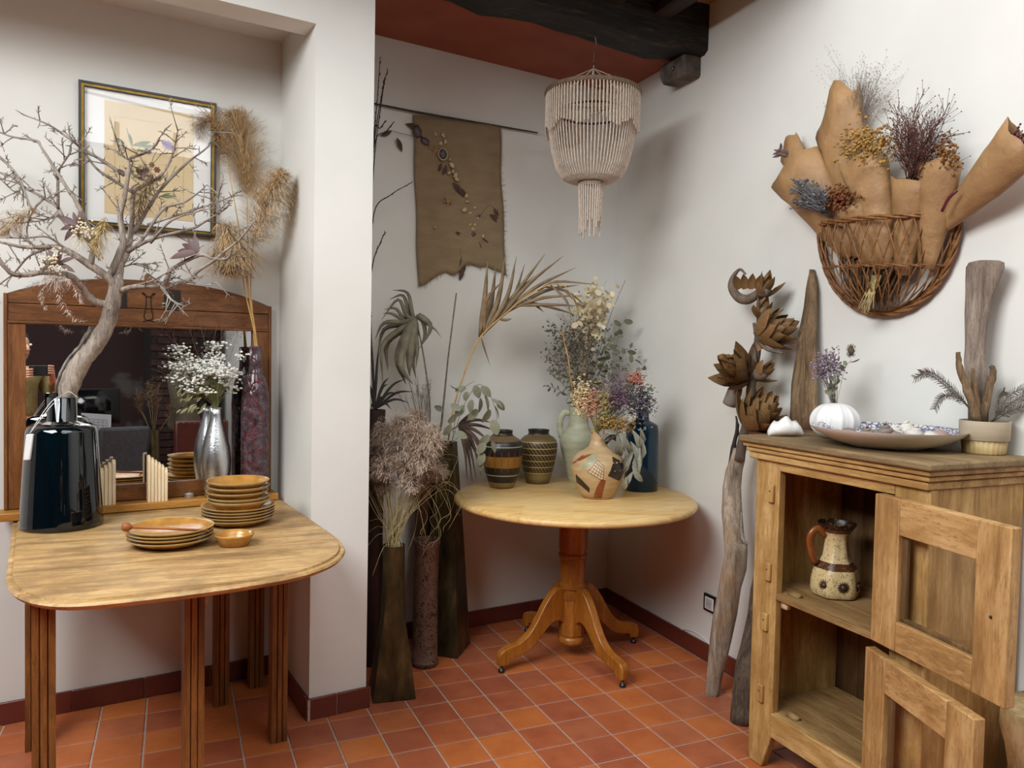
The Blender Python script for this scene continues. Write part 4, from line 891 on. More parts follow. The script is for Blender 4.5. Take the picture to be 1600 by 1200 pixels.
mb.obj('stem', m_gtw, t)

# ================================================================== floor vases
k = NT('aged_bronze'); k.set(Roughness=.42, Metallic=.75); f = k.noise(k.co((3, 3, 1)), 6, 5, .6); k.col(k.ramp(f, [(.3, '2E2A1C'), (.55, '54492E'), (.75, '7A6A44')])); k.bump(k.noise(k.co(), 30, 4), .1, .004); m_brz = k.m
def squarevase(name, label, c, rot, prof, m, rnd_top=False):
    rings = []
    for z, h, rd in prof:
        ring = []
        for i in range(16):
            a = i / 16 * 2 * math.pi; cx_, sx_ = math.cos(a), math.sin(a); q = max(abs(cx_), abs(sx_)); sq = 1 / q; rr = h * lerp(sq, 1, rd); ang = a + rot + math.pi / 4
            ring.append(c + V((math.cos(ang) * rr, math.sin(ang) * rr, z)))
        rings.append(ring)
    return tag(MB().loft(rings).obj(name, m, loc=c, sharp=.5), label, 'vase')
V1 = V((.125, .47, 0)); z1 = zat(V1, 851)
squarevase('bronze_floor_vase', 'tall bronze floor vase with a flared square foot beside the pier', V1, math.radians(38), [(0, .082, 0), (.004, .084, 0), (.2, .062, .05), (.3, .05, .5), (.42, .046, 1), (z1 - .01, .044, 1), (z1, .046, 1), (z1, .041, 1), (.4, .042, 1), (.22, .05, .3), (.05, .07, 0)], m_brz)
V2 = V((.335, .70, 0)); z2 = zat(V2, 842)
k = NT('embossed_brown_leather'); k.set(Roughness=.6); vo = k.n('ShaderNodeTexVoronoi', feature='DISTANCE_TO_EDGE', Scale=1.0); k.l(k.co((16, 16, 12)), vo.inputs['Vector']); wv = k.noise(k.co((1, 1, 1)), 16, 2, .4, 2.5)
ma = k.math('LESS_THAN', k.math('ABSOLUTE', k.math('SUBTRACT', wv, .52)), .025); mb_ = k.math('GREATER_THAN', wv, .66); k.col(k.mix(k.math('MAXIMUM', ma, mb_), k.ramp(k.noise(k.co(), 20), [(.3, '5A3E30'), (.7, '6E5040')]), lin('2C1C16'))); k.bump(ma, -.4, .004); m_emb = k.m
tag(MB().lathe([(0, 0), (.056, 0), (.06, .004), (.061, .02), (.057, .024), (.056, .1), (.053, .3), (.056, z2 - .03), (.061, z2 - .02), (.061, z2), (.055, z2), (.05, z2 - .05), (.05, .02), (0, .02)], V2, 36).obj('embossed_floor_vase', m_emb, loc=V2, sharp=.8), 'brown cylindrical floor vase with dark leaf scrolls', 'vase')
V3 = V((.475, .835, 0)); z3 = zat(V3, 690)
squarevase('obelisk_floor_vase', 'tall dark bronze obelisk shaped floor vase nearest the round table', V3, math.radians(7), [(0, .092, 0), (.004, .094, 0), (z3 * .55, .062, 0), (z3 - .005, .032, 0), (z3, .032, 0), (z3, .026, 0), (z3 * .5, .05, 0), (.05, .07, 0)], m_brz)
V4 = V((.40, .93, 0)); z4 = zat(V4, 716)
tag(MB().lathe([(0, 0), (.05, 0), (.054, .01), (.05, z4 * .5), (.056, z4 - .02), (.058, z4), (.052, z4), (.044, z4 * .5), (.045, .02), (0, .02)], V4, 28).obj('wooden_floor_vase', wood('dark_vase_wood', '3A2216', '55331F', '6B452A', 2, 6, .55, .2), loc=V4, sharp=.9), 'tall brown wooden floor vase behind the embossed one', 'vase')
V5 = V((.115, .80, 0)); z5 = zat(V5, 640)
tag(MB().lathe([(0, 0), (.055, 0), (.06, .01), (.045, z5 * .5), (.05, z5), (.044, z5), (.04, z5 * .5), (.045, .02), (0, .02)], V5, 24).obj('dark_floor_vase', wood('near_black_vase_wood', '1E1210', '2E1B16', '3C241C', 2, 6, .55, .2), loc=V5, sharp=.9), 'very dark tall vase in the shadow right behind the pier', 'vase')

# fluffy grass in the bronze vase
D1 = dep(V1); m1 = V1 + UP * z1
m_mv = plain('mauve_grey_plume', 'B09A86', 'D4C0AC', 60, .95); m_straws = plain('straw_stem', '8A7A50', 'B0A072', 40, .8)
t = thing('plume_grass_bunch', 'big bunch of fluffy mauve grey grass plumes in the bronze vase', 'dried grass', m1)
mb = MB()
for i in range(60):
    a = R.uniform(-1, 1); e = at(615 + a * 42 + R.gauss(0, 4), 760 + abs(a) * 14 + R.uniform(-30, 14), D1 + .02, .06); mb.tube(smooth_path([m1 + rv(.022) * 1 - UP * .06, m1 + V((R.uniform(-.03, .03), R.uniform(-.03, .03), 0)), m1.lerp(e, .6) + rv(.006), e], 3), [.0013, .0008], 4)
mb.obj('stems', m_straws, t)
for i, (x, y, x2, y2, wp) in enumerate(((612, 690, 590, 660, 17), (620, 700, 604, 730, 17), (640, 705, 650, 655, 19), (628, 680, 646, 650, 17), (660, 700, 680, 662, 18), (655, 720, 672, 736, 16), (632, 725, 628, 758, 15), (600, 720, 586, 748, 15), (668, 690, 690, 700, 14), (650, 690, 664, 716, 17), (610, 672, 632, 656, 15), (590, 700, 580, 690, 13), (675, 725, 690, 745, 14), (640, 740, 652, 765, 13), (600, 745, 603, 770, 13), (645, 665, 655, 642, 14))):
    dz = R.uniform(-.06, .08); mb = MB(); c0 = atd(x, y, D1 + dz); c1 = atd(x2, y2, D1 + dz + R.uniform(-.04, .04)); plume(mb, [m1.lerp(c0, .75), c0, c0.lerp(c1, .6) + rv(.012), c1], wp * D1 / FPX * 1.15, 620, .5, .35, .0017, 3); mb.obj('plume', m_mv, t)
t = thing('curly_grass', 'thin curly straw grass trailing from the bronze vase towards the round table', 'dried grass', m1); mb = MB()
for i in range(26):
    x, y = R.uniform(640, 715), R.uniform(735, 860); e = at(x, y, D1 + .05, .08); c_ = at((x + 640) / 2 + R.uniform(-12, 22), min(y, 790) - R.uniform(10, 45), D1 + .02, .05); c2_ = at(x + R.uniform(0, 18), y - R.uniform(15, 30), D1 + .05, .06)
    mb.tube(smooth_path([m1 + rv(.015), m1 + V((R.uniform(-.03, .04), R.uniform(-.02, .03), .05)), c_, c2_, e, e + V((R.uniform(-.03, .03), 0, -R.uniform(.01, .05)))], 5), [.001, .0007, .0005], 4)
for i in range(9): e = at(R.uniform(530, 590), R.uniform(840, 900), D1 - .12, .05) if i < 2 else at(600 + R.gauss(0, 26), 815 + R.uniform(-30, 30), D1 - .05, .03); mb.tube(smooth_path([m1, m1.lerp(e, .5) + UP * .05, e], 6), [.001, .0005], 4)
mb.obj('blades', m_straws, t)

# palms
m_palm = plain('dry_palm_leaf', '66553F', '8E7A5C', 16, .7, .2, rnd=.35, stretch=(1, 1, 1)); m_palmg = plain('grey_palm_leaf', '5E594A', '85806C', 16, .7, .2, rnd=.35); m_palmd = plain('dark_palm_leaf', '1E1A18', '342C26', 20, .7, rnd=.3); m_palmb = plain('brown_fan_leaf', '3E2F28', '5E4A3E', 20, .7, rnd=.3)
def blade(t, pts, w, m, name='leaflet'):
    b = MB(); q = smooth_path(pts, 4); n = len(q); ws = interp([.35, .9, 1, .8, .5, .05], n); vs = []
    for i in range(n):
        tg = (q[min(i + 1, n - 1)] - q[max(i - 1, 0)]).normalized(); sd = tg.cross(-CF + CR * .35).normalized(); nn = sd.cross(tg)
        vs += [q[i] - sd * ws[i] * w / 2, q[i] + nn * ws[i] * w * .16, q[i] + sd * ws[i] * w / 2]
    b.add(vs, [f for i in range(n - 1) for f in ((i * 3, i * 3 + 1, i * 3 + 4, i * 3 + 3), (i * 3 + 1, i * 3 + 2, i * 3 + 5, i * 3 + 4))])
    return b.obj(name, m, t, solid=.0008)
D3 = dep(V3) + .0; DW = 3.62
m3 = V3 + UP * z3
t = thing('palm_frond', 'dried palm frond arching up and right in front of the hessian hanging', 'palm frond', m3)
MB().tube(smooth_path([m3 - UP * .1, m3 + UP * .0, atd(708, 640, D3), atd(725, 585, D3), atd(748, 530, D3), atd(790, 490, D3), atd(835, 455, D3), atd(880, 445, D3 - .02), atd(905, 490, D3 - .04)], 5), [.005, .0045, .004, .003, .0015], 7).obj('rachis', m_stem, t)
for b0, c0, e0, w_ in (((749, 527), (757, 470), (762, 408), 12), ((750, 526), (766, 480), (775, 415), 13), ((754, 524), (778, 470), (790, 395), 12), ((758, 520), (792, 465), (807, 400), 10), ((762, 516), (800, 470), (820, 412), 9), ((768, 510), (812, 450), (852, 396), 9), ((775, 504), (825, 445), (880, 400), 8), ((785, 495), (835, 450), (900, 418), 8), ((795, 487), (850, 455), (905, 445), 8), ((800, 482), (850, 465), (912, 462), 7), ((808, 478), (855, 476), (905, 478), 7), ((815, 470), (860, 480), (900, 492), 6), ((822, 466), (835, 475), (850, 488), 7), ((840, 455), (870, 440), (935, 445), 6), ((850, 448), (885, 455), (918, 480), 6), ((860, 445), (885, 470), (893, 500), 6), ((870, 444), (898, 470), (905, 500), 5), ((752, 528), (757, 545), (766, 572), 4), ((778, 498), (790, 500), (800, 498), 6), ((756, 522), (760, 470), (784, 440), 9), ((764, 514), (788, 478), (835, 430), 8)):
    dz = R.uniform(-.07, .07); blade(t, [atd(*b0, D3), atd(*c0, D3 + dz * .6), atd(*e0, D3 + dz)], w_ * D3 / FPX * .8, m_palm)
t = thing('fan_palm_leaf', 'withered grey fan palm leaf drooping at the left of the alcove', 'palm leaf', V4 + UP * z4); D4 = dep(V4) - .18
MB().tube(smooth_path([V4 + UP * (z4 - .1), V4 + UP * z4, atd(672, 640, D4), atd(664, 570, D4), atd(655, 520, D4), atd(651, 500, D4), atd(657, 489, D4)], 5), [.004, .0035, .003], 6).obj('stalk', m_gtw, t)
hub = (650, 497)
for c0, c1, e0, w_ in (((640, 515), (622, 560), (634, 600), 17), ((638, 520), (626, 570), (645, 600), 15), ((645, 520), (640, 560), (640, 588), 16), ((650, 520), (645, 560), (650, 592), 10), ((636, 510), (605, 535), (606, 578), 13), ((630, 512), (598, 540), (598, 596), 10), ((632, 506), (600, 515), (590, 555), 9), ((630, 503), (600, 505), (586, 530), 8), ((632, 500), (612, 490), (598, 490), 6), ((632, 498), (618, 482), (600, 484), 6), ((636, 494), (622, 468), (596, 500), 7), ((640, 492), (630, 462), (608, 468), 7), ((644, 490), (637, 458), (613, 453), 7), ((658, 495), (673, 512), (655, 545), 10), ((660, 500), (664, 520), (658, 540), 8), ((665, 505), (680, 515), (690, 528), 4), ((648, 515), (652, 545), (650, 575), 9)):
    dz = R.uniform(-.08, .04); blade(t, [atd(*hub, D4), atd(*c0, D4 + dz * .4), atd(*c1, D4 + dz), atd(*e0, D4 + dz)], w_ * D4 / FPX, m_palmg)
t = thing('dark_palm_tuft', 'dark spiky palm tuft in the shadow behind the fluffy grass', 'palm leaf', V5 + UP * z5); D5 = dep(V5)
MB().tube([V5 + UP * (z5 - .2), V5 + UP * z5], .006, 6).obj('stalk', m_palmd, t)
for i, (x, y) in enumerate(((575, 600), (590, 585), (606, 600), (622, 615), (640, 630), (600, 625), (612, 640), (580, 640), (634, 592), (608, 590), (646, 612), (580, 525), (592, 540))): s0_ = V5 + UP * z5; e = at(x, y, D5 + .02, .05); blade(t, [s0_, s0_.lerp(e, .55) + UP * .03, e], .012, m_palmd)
t = thing('small_fan_palm', 'small brown fan palm leaf hanging beside the round table edge', 'palm leaf', m3); D6 = D3 - .03
MB().tube(smooth_path([m3 - UP * .02, m3 + UP * .02, atd(705, 672, D6), atd(716, 666, D6)], 4), .003, 6).obj('stalk', m_palmb, t)
for e0, c0 in (((745, 752), (732, 690)), ((738, 754), (730, 700)), ((730, 750), (726, 700)), ((752, 745), (738, 690)), ((757, 730), (742, 685)), ((772, 672), (745, 664)), ((768, 660), (742, 656)), ((745, 640), (732, 650)), ((735, 645), (726, 655)), ((765, 690), (742, 672)), ((760, 706), (740, 680)), ((748, 720), (735, 690))): dz = R.uniform(-.03, .05); blade(t, [atd(716, 664, D6), atd(*c0, D6 + dz * .5), atd(*e0, D6 + dz)], .017, m_palmb)
t = thing('eucalyptus_sprig', 'large pale round leaved eucalyptus hanging over the black banded vase', 'dried leaves', m3)
m_eup = plain('pale_round_leaf', '71745F', '8E917C', 24, .7, .1, rnd=.35); eup = leafmesh('leaf', m_eup, [.35, .95, 1, .8, .2], .6, .4, .2, 7)
for pts in ([(706, 690), (722, 640), (745, 602), (762, 612), (776, 648), (770, 690), (762, 725)], [(706, 690), (712, 650), (722, 610), (742, 595)], [(705, 692), (718, 680), (704, 672)]): MB().tube(smooth_path([m3] + [atd(x, y, D3 - .1) for x, y in pts], 4), [.0018, .001], 5).obj('stem', m_gtw, t)
for x, y, dx, dy, s in ((742, 602, .2, -.6, 26), (752, 604, .5, -.5, 26), (750, 622, .1, -1, 28), (738, 625, -.3, -1, 24), (757, 618, .4, -.9, 30), (768, 624, .8, -.4, 26), (772, 634, .6, -1, 26), (765, 640, -.4, -1, 28), (778, 626, .5, -.9, 22), (746, 640, -.6, -.7, 26), (770, 656, .3, -1, 30), (728, 606, -.9, -.2, 22), (716, 608, -.8, .2, 18), (712, 650, .5, .6, 26), (704, 664, -.4, -.8, 24), (690, 690, -.6, -.7, 28), (700, 660, .8, .6, 24), (712, 676, .8, -.3, 24), (764, 680, -.7, -.8, 26), (758, 692, -.6, -.8, 26), (768, 690, .5, -1, 22), (756, 708, -.4, -.9, 26), (752, 716, -.2, -1, 26), (730, 612, -.3, -1, 18), (694, 640, -.9, .2, 20), (720, 640, -.6, .3, 22)):
    b = at(x, y, D3 - .12, .04); inst('leaf', eup, t, frame(b, CR * dx + CU * dy, -CF + rv(.9), s * .82 * D3 / FPX))
t = thing('bare_reed', 'straight bare brown reed standing below the hessian hanging', 'reed', V4 + UP * z4); MB().tube([V4 + UP * (z4 - .15), atd(690, 660, DW - .05), atd(700, 560, DW - .05), atd(713, 458, DW - .05)], [.006, .005, .004, .0036], 7).obj('stem', m_gtw, t)
t = thing('brown_grass', 'fine reddish brown grass standing behind the fluffy plumes', 'dried grass', V4 + UP * z4); mb = MB(); tips = []
for i in range(26): e = at(658 + R.gauss(0, 12), 592 + R.uniform(-8, 26), DW - .1, .05); b = V4 + UP * z4 + rv(.012); mb.tube(smooth_path([b - UP * .05, b.lerp(e, .6), e], 3), [.0011, .0007], 4); sprig(mb, b.lerp(e, .8), e - b, .05, .0006, 1, .5, 3, tips)
for p_, d_ in tips: mb.octa(p_, .0018)
mb.obj('blades', plain('reddish_grass', '5E4A3C', '7C6450', 50, .85), t)
wl = ('tallest budded willow branch beside the pier, reaching above the rod', 'budded willow branch with its tip just right of the tallest one', 'shorter budded willow branch close behind the two tallest', 'budded willow branch whose tip ends by the dark leaves of the hanging', 'budded willow branch reaching furthest right towards the hessian', 'lowest budded willow branch peeping out beside the pier', 'short budded willow branch level with the rod end')
for k_, seq in enumerate(([(578, 420), (582, 250), (590, 150), (594, 90)], [(578, 430), (582, 250), (598, 140), (605, 112)], [(577, 440), (584, 260), (596, 160), (601, 126)], [(578, 450), (583, 238), (604, 205), (614, 192)], [(578, 460), (584, 335), (610, 305), (642, 286)], [(578, 470), (583, 410), (594, 380), (601, 364)], [(578, 455), (582, 220), (594, 200), (602, 190)])):
    t = thing('willow_branch', wl[k_], 'branch', V5 + UP * z5, 'willow branches in the dark floor vase')
    mb = MB(); dd_ = D5 + R.uniform(-.02, .04); q = smooth_path([V5 + V((math.cos(k_), math.sin(k_), 0)) * .02 - V5 + V5 + UP * (z5 - .1), V5 + UP * z5] + [atd(x, y, dd_) for x, y in seq], 6); mb.tube(q, [.0035, .003, .0016], 5)
    for j in range(6, len(q), 1):
        b = q[j] + rv(.002); tg = (q[j] - q[j - 1]).normalized(); mb.tube([b, b + (tg + rv(.5)) * .011], [.0022, .0012], 4)
    mb.obj('rod', plain('dark_bud_bark', '2A2320', '40362F', 50, .8) if k_ == 0 else bpy.data.materials['dark_bud_bark'], t)

# ================================================================== hessian hanging
hg = thing('hessian_hanging', 'brown hessian wall hanging sewn with shells and starfish on a twig rod', 'wall hanging', onb(715, 320, .006))
k = NT('hessian'); k.set(Roughness=.95); w1 = k.n('ShaderNodeTexWave', Scale=170.0, bands_direction='X'); k.l(k.co(rot=(0, 0, -TH)), w1.inputs['Vector']); w2_ = k.n('ShaderNodeTexWave', Scale=170.0, bands_direction='Z'); k.l(k.co(), w2_.inputs['Vector'])
wv = k.math('ADD', w1.outputs['Fac'], w2_.outputs['Fac']); f = k.noise(k.co((1, 1, 3)), 9, 5); k.col(k.mix(k.math('MULTIPLY', wv, .28), k.ramp(f, [(.3, '74624A'), (.7, '8E7A5E')]), lin('A5906E'))); k.bump(wv, .4, .003); m_hes = k.m
tl_, tr_, bl_, br2 = onb(645, 180, .008), onb(781, 197, .008), onb(653, 447, .008), onb(790, 430, .008)
nx, nz_ = 26, 30; vs = []
low = interp([0, .004, .02, .035, .05, .05, .03, .045, .075, .08, .07, .055, .06, .045, .03, .02, .0], nx + 1)
for j in range(nz_ + 1):
    for i in range(nx + 1):
        u, v = i / nx, j / nz_; p_ = tl_.lerp(tr_, u).lerp(bl_.lerp(br2, u) + UP * low[i] * 1.0, v)
        vs.append(p_ - LN * (.004 + .004 * math.sin(u * 9 + v * 3) + .003 * math.sin(v * 8 + u * 2)) + LA * (.003 * math.sin(v * 14)))
b = MB(); b.add(vs, [(j * (nx + 1) + i, (j + 1) * (nx + 1) + i, (j + 1) * (nx + 1) + i + 1, j * (nx + 1) + i + 1) for j in range(nz_) for i in range(nx)]); b.obj('cloth', m_hes, hg, solid=.002)
b = MB()
for i in range(nx + 1):
    for s in range(5): q = vs[nz_ * (nx + 1) + i] + LA * R.uniform(-.009, .009); b.tube([q + UP * .004, q - UP * R.uniform(.004, .022) + LA * R.uniform(-.008, .008) - LN * .002], .0005, 3)
for j in range(6, nz_ + 1):
    for s in range(3): q = vs[j * (nx + 1) + nx] + UP * R.uniform(-.01, .01); b.tube([q, q + LA * R.uniform(.006, .024) + UP * R.uniform(-.006, .008)], .0005, 3)
fr_ = b.obj('fringe', m_hes, hg); fr_['kind'] = 'stuff'
MB().tube([onb(580, 161, .016), onb(645, 174, .018), onb(720, 187, .014), onb(790, 199, .016), onb(840, 207.5, .016)], [.0042, .005, .0046, .0042, .0036], 8, .1).obj('rod', plain('rod_bark', '33271F', '4A3A2E', 40, .8, .3), hg)
m_shell = plain('cream_shell', '9A8A64', 'C4B48C', 40, .5, rnd=.3); m_shd = plain('purple_shell', '3E3640', '5C525C', 40, .4); m_star = plain('tan_starfish', '94784A', 'B09260', 60, .8); m_leafd = plain('dark_dried_leaf', '3A2620', '553A30', 30, .7)
bb = MB(); bb.blob((0, 0, 0), 1, (1, .55, .75), .12); shell_me = bb.mesh('shell', m_shell); bb = MB(); bb.blob((0, 0, 0), 1, (1, .4, .8), .1); shell2_me = bb.mesh('shell', m_shd)
def hpt(x, y, off=.018): return onb(x, y, off)
for x, y, r in ((680, 209, 5), (689, 224, 5), (696, 222, 4), (696, 219, 3), (703, 249, 3), (706, 258, 6), (702, 270, 4), (708, 268, 4), (712, 274, 6), (714, 280, 5), (729, 306, 4), (730, 315, 3.5), (726, 328, 6), (742, 325, 3.5), (735, 333, 3), (735, 351, 3), (742, 351, 3), (739, 358, 4.5), (755, 369, 4), (692, 211, 5), (747, 341, 3), (680, 355, 3)): inst('shell', shell_me, hg, Matrix.Translation(hpt(x, y)) @ Matrix.Rotation(TH, 4, 'Z') @ Matrix.Rotation(R.uniform(0, 3), 4, 'Y') @ Matrix.Scale(r * .0031, 4))
for x, y, r in ((692, 241, 10), (652, 206, 11), (664, 221, 9), (740, 366, 5), (748, 338, 4)): inst('shell', shell2_me, hg, Matrix.Translation(hpt(x, y)) @ Matrix.Rotation(TH, 4, 'Z') @ Matrix.Rotation(R.uniform(0, 3), 4, 'Y') @ Matrix.Scale(r * .0031, 4))
b = MB(); q = hpt(692, 241, .026); b.tube([q + (LA * math.cos(i / 10 * 6.283) * .024 + UP * math.sin(i / 10 * 6.283) * .028) for i in range(11)], .004, 6); b.obj('shell_rim', m_shell, hg)
def star(x, y, r, rot):
    b = MB(); c = hpt(x, y, .02)
    for i in range(5):
        a = i * 1.2566 + rot; d = LA * math.cos(a) + UP * math.sin(a); b.tube([c, c + d * r * .5, c + d * r], [r * .26, r * .17, r * .05], 6, flat=.6)
    b.obj('starfish', m_star, hg)
star(680, 236, .03, .3); star(700, 314, .028, .9); star(673, 231, .016, .1)
ld = leafmesh('leaf', m_leafd, [.1, .7, 1, .6, .03], .42, .3)
for x, y, dx, dy, s in ((612, 205, -.7, -.4, 20), (620, 215, .6, -1, 22), (655, 200, -1, .2, 22), (690, 255, -.3, -1, 16), (698, 258, -.3, -1, 18), (708, 285, .9, -.8, 26), (715, 292, .9, -.8, 26), (748, 375, .8, -.9, 26), (752, 372, .9, -.7, 22), (765, 335, .9, -.4, 26), (772, 325, .5, -.8, 18), (722, 400, .1, -1, 34), (712, 362, .9, -.5, 16), (724, 420, -.3, -1, 20)): inst('leaf', ld, hg, frame(hpt(x, y, .017), LA * dx + UP * dy, -LN + rv(.3), s * .0031))
b = MB(); b.tube(smooth_path([hpt(608, 203), hpt(625, 208), hpt(650, 214)], 4), .0014, 5); b.tube(smooth_path([hpt(750, 338), hpt(765, 320), hpt(778, 332), hpt(788, 345)], 4), .0008, 4); b.tube([hpt(718, 388), hpt(722, 410)], .0008, 4); b.obj('twine', m_gtw, hg)

# ================================================================== bead chandelier
CC = V((1.008, .497, 0)); ch = thing('bead_chandelier', 'shell bead chandelier with two fringe tiers and a tassel hanging from the beam', 'chandelier', CC + UP * 2.70)
m_bead = plain('ivory_bead', 'B5A392', 'D2C4B4', 80, .55); m_ring = plain('wrapped_cane_ring', '5E4C3C', '78644F', 60, .8, .3)
zr = 2.553; RR = .208
def ringt(r, z, t, name, m): b = MB(); n = 48; b.lathe([(r + t * math.cos(i / 8 * 6.283), z + t * 1.3 * math.sin(i / 8 * 6.283)) for i in range(8)], CC, n, close=True); b.obj(name, m, ch)
ringt(RR, zr, .009, 'upper_ring', m_ring); ringt(.158, 2.47, .004, 'inner_ring', m_black); ringt(.056, 2.165, .003, 'lower_ring', m_ring)
def beads(mb, pts, br_=.0042, st_=.0085):
    pts = [V(p_) for p_ in pts]; q = []; acc = 0; path = []
    for a, b in zip(pts, pts[1:]):
        L_ = (b - a).length; n = max(1, int(round(L_ / st_)))
        for i in range(n): path += [a.lerp(b, i / n), a.lerp(b, (i + .5) / n)]
    rad = [br_ * .45 if i % 2 == 0 else br_ * R.uniform(.85, 1.15) for i in range(len(path))]
    path = [p_ + V((R.uniform(-.0006, .0006), R.uniform(-.0006, .0006), 0)) for p_ in path]; vs = []; n = 5
    for i, p_ in enumerate(path):
        for j in range(n): a = j / n * 6.283; vs.append(p_ + CR * math.cos(a) * rad[i] + (V((CF.x, CF.y, 0)) * math.sin(a)) * rad[i])
    mb.add(vs, [(i * n + j, i * n + (j + 1) % n, (i + 1) * n + (j + 1) % n, (i + 1) * n + j) for i in range(len(path) - 1) for j in range(n)])
def ptc(a, r, z): return CC + V((math.cos(a) * r, math.sin(a) * r, z))
mb = MB(); n = 84
for i in range(n): a = i / n * 6.283; beads(mb, [ptc(a, RR, zr - .006), ptc(a, RR, zr - (.145 + .045 * abs(((i * 8 / n) % 1) * 2 - 1)) - R.uniform(0, .012))])
o_ = mb.obj('outer_fringe', m_bead, ch); o_['kind'] = 'stuff'
mb = MB(); n = 72
for i in range(n):
    a = i / n * 6.283; beads(mb, [ptc(a, r, z) for r, z in ((.19, zr - .004), (.192, 2.45), (.19, 2.38), (.178, 2.30), (.155, 2.22), (.125, 2.178), (.09, 2.163), (.056, 2.165))])
o_ = mb.obj('basket_strands', m_bead, ch); o_['kind'] = 'stuff'
mb = MB(); n = 30
for i in range(n): a = i / n * 6.283; beads(mb, [ptc(a, .055, 2.165), ptc(a, .05, 2.05), ptc(a, .047, 1.905 + R.uniform(0, .1))])
o_ = mb.obj('tassel', m_bead, ch); o_['kind'] = 'stuff'
mb = MB()
for i in range(6): a = i / 6 * 6.283; beads(mb, [CC + UP * 2.665, ptc(a, RR, zr)], .005)
mb.obj('hanger_strand', m_bead, ch)
mb = MB(); mb.tube([CC + UP * 2.662, CC + UP * 2.69], .004, 6); mb.tube([CC + UP * 2.69, CC + UP * 2.765], .0012, 5); mb.tube(smooth_path([CC + UP * 2.76, CC + V((.012, 0, 2.772)), CC + V((.008, 0, 2.79)), CC + UP * 2.815], 4), .0018, 6); mb.obj('hook', plain('hook_steel', '8A8680', '8A8680', 10, .4, metal=.9), ch)

# ================================================================== right: cabinet
m_cv = wood('mango_upright', '846236', 'B48E54', 'D0AE78', 2, 5, .6, .35, 7, blotch='8E6834'); m_chz = wood('mango_rail', '846236', 'B48E54', 'D0AE78', 1, 5, .6, .35, 7, blotch='8E6834'); m_ctop = wood('worn_cabinet_top', '5C4A34', '7E6848', '98805A', 1, 4, .65, .25, 6); m_cin = wood('inner_boards', '4E3820', '6E5230', '866640', 2, 5, .7, .25, 6); m_csh = wood('inner_shelf_boards', '6A4E2C', '8C6C42', 'A38456', 1, 5, .65, .25, 6)
FX, BX = 1.145, 1.535; YL0, YL1, YR0, YR1 = -.470, -.580, -1.024, -1.135
cb = thing('rustic_cabinet', 'rustic mango wood cabinet with its glazed doors swung open', 'cabinet', V((1.34, -.8, 0)))
MB().box((1.102, -1.165, 1.103), (1.548, -.42, 1.125)).obj('top_board', m_ctop, cb, bevel=.006)
for i, (o_, z0, z1) in enumerate(((.012, 1.088, 1.103), (.02, 1.072, 1.086), (.028, 1.048, 1.07))): MB().box((1.102 + o_, -1.165 + o_, z0), (1.545, -.42 - o_, z1)).obj('cornice', m_chz, cb, bevel=.004)
for y0, y1, s in ((YL0, YL1, 1), (YR1, YR0, -1)):
    ya, yb = y0, y1
    MB().prism([(FX, ya, 1.048), (FX, yb, 1.048), (FX, yb, .125), (FX, lerp(ya, yb, .62), .0), (FX, lerp(ya, yb, .08), .0), (FX, ya, .03)], (.03, 0, 0)).obj('front_post', m_cv, cb, bevel=.004)
for y in (-.475, -1.13): MB().box((FX + .03, min(y, y - .02 if y > -1 else y + .02), .1), (BX, max(y, y - .02 if y > -1 else y + .02), 1.048)).obj('side_panel', m_cv, cb, bevel=.003)
for y in (-.472, -1.085): MB().box((BX - .05, y - .05, 0), (BX, y, .11)).obj('rear_foot', m_cv, cb)
for i in range(6): y = -1.11 + i * .104; MB().box((BX - .016, y, .13), (BX, y + .1025, 1.048)).obj('back_board', m_cin, cb)
MB().box((FX, YR0, 1.018), (FX + .028, YL1, 1.048)).obj('top_rail', m_chz, cb, bevel=.002)
for i in range(3): x = FX + .002 + i * .124; MB().box((x, -1.11, .587), (x + .1235, -.495, .607)).obj('shelf_board', m_csh, cb, bevel=.002); MB().box((max(x, FX + .0225), -1.11, .178), (x + .1235, -.495, .2025)).obj('base_board', m_csh, cb, bevel=.002)
MB().box((FX - .003, YR0 - .002, .122), (FX + .022, YL1 + .002, .203)).obj('bottom_rail', m_chz, cb, bevel=.003)
for px, py in ((1207, 771), (1202, 893), (1197, 971), (1190, 1082)):
    c = onx(px, py, FX); hb_ = MB().box((FX - .012, c.y - .013, c.z - .03), (FX, c.y + .013, c.z + .03)).obj('hinge_block', m_cv, cb, bevel=.003); MB().blob((FX - .012, c.y, c.z + .008), .003).obj('peg', m_black, hb_)
MB().box((FX + .02, -.61, .56), (FX + .04, -.585, .585)).obj('shelf_cleat', m_pale, cb); MB().prism([(FX + .03, -.60, .607), (FX + .06, -.60, .607), (FX + .045, -.60, .622)], (0, -.045, 0)).obj('door_stop', m_csh, cb); MB().prism([(FX + .03, -.61, .203), (FX + .06, -.61, .203), (FX + .045, -.61, .217)], (0, -.045, 0)).obj('door_stop', m_csh, cb)
m_dv = wood('door_stile_mango', '7C5830', 'B08854', 'CDAA78', 2, 4, .6, .3, 5, blotch='966C3C'); m_dh = wood('door_rail_mango', '7C5830', 'B08854', 'CDAA78', 1, 4, .6, .3, 5, blotch='966C3C'); m_doorgl = clear('cabinet_glass')
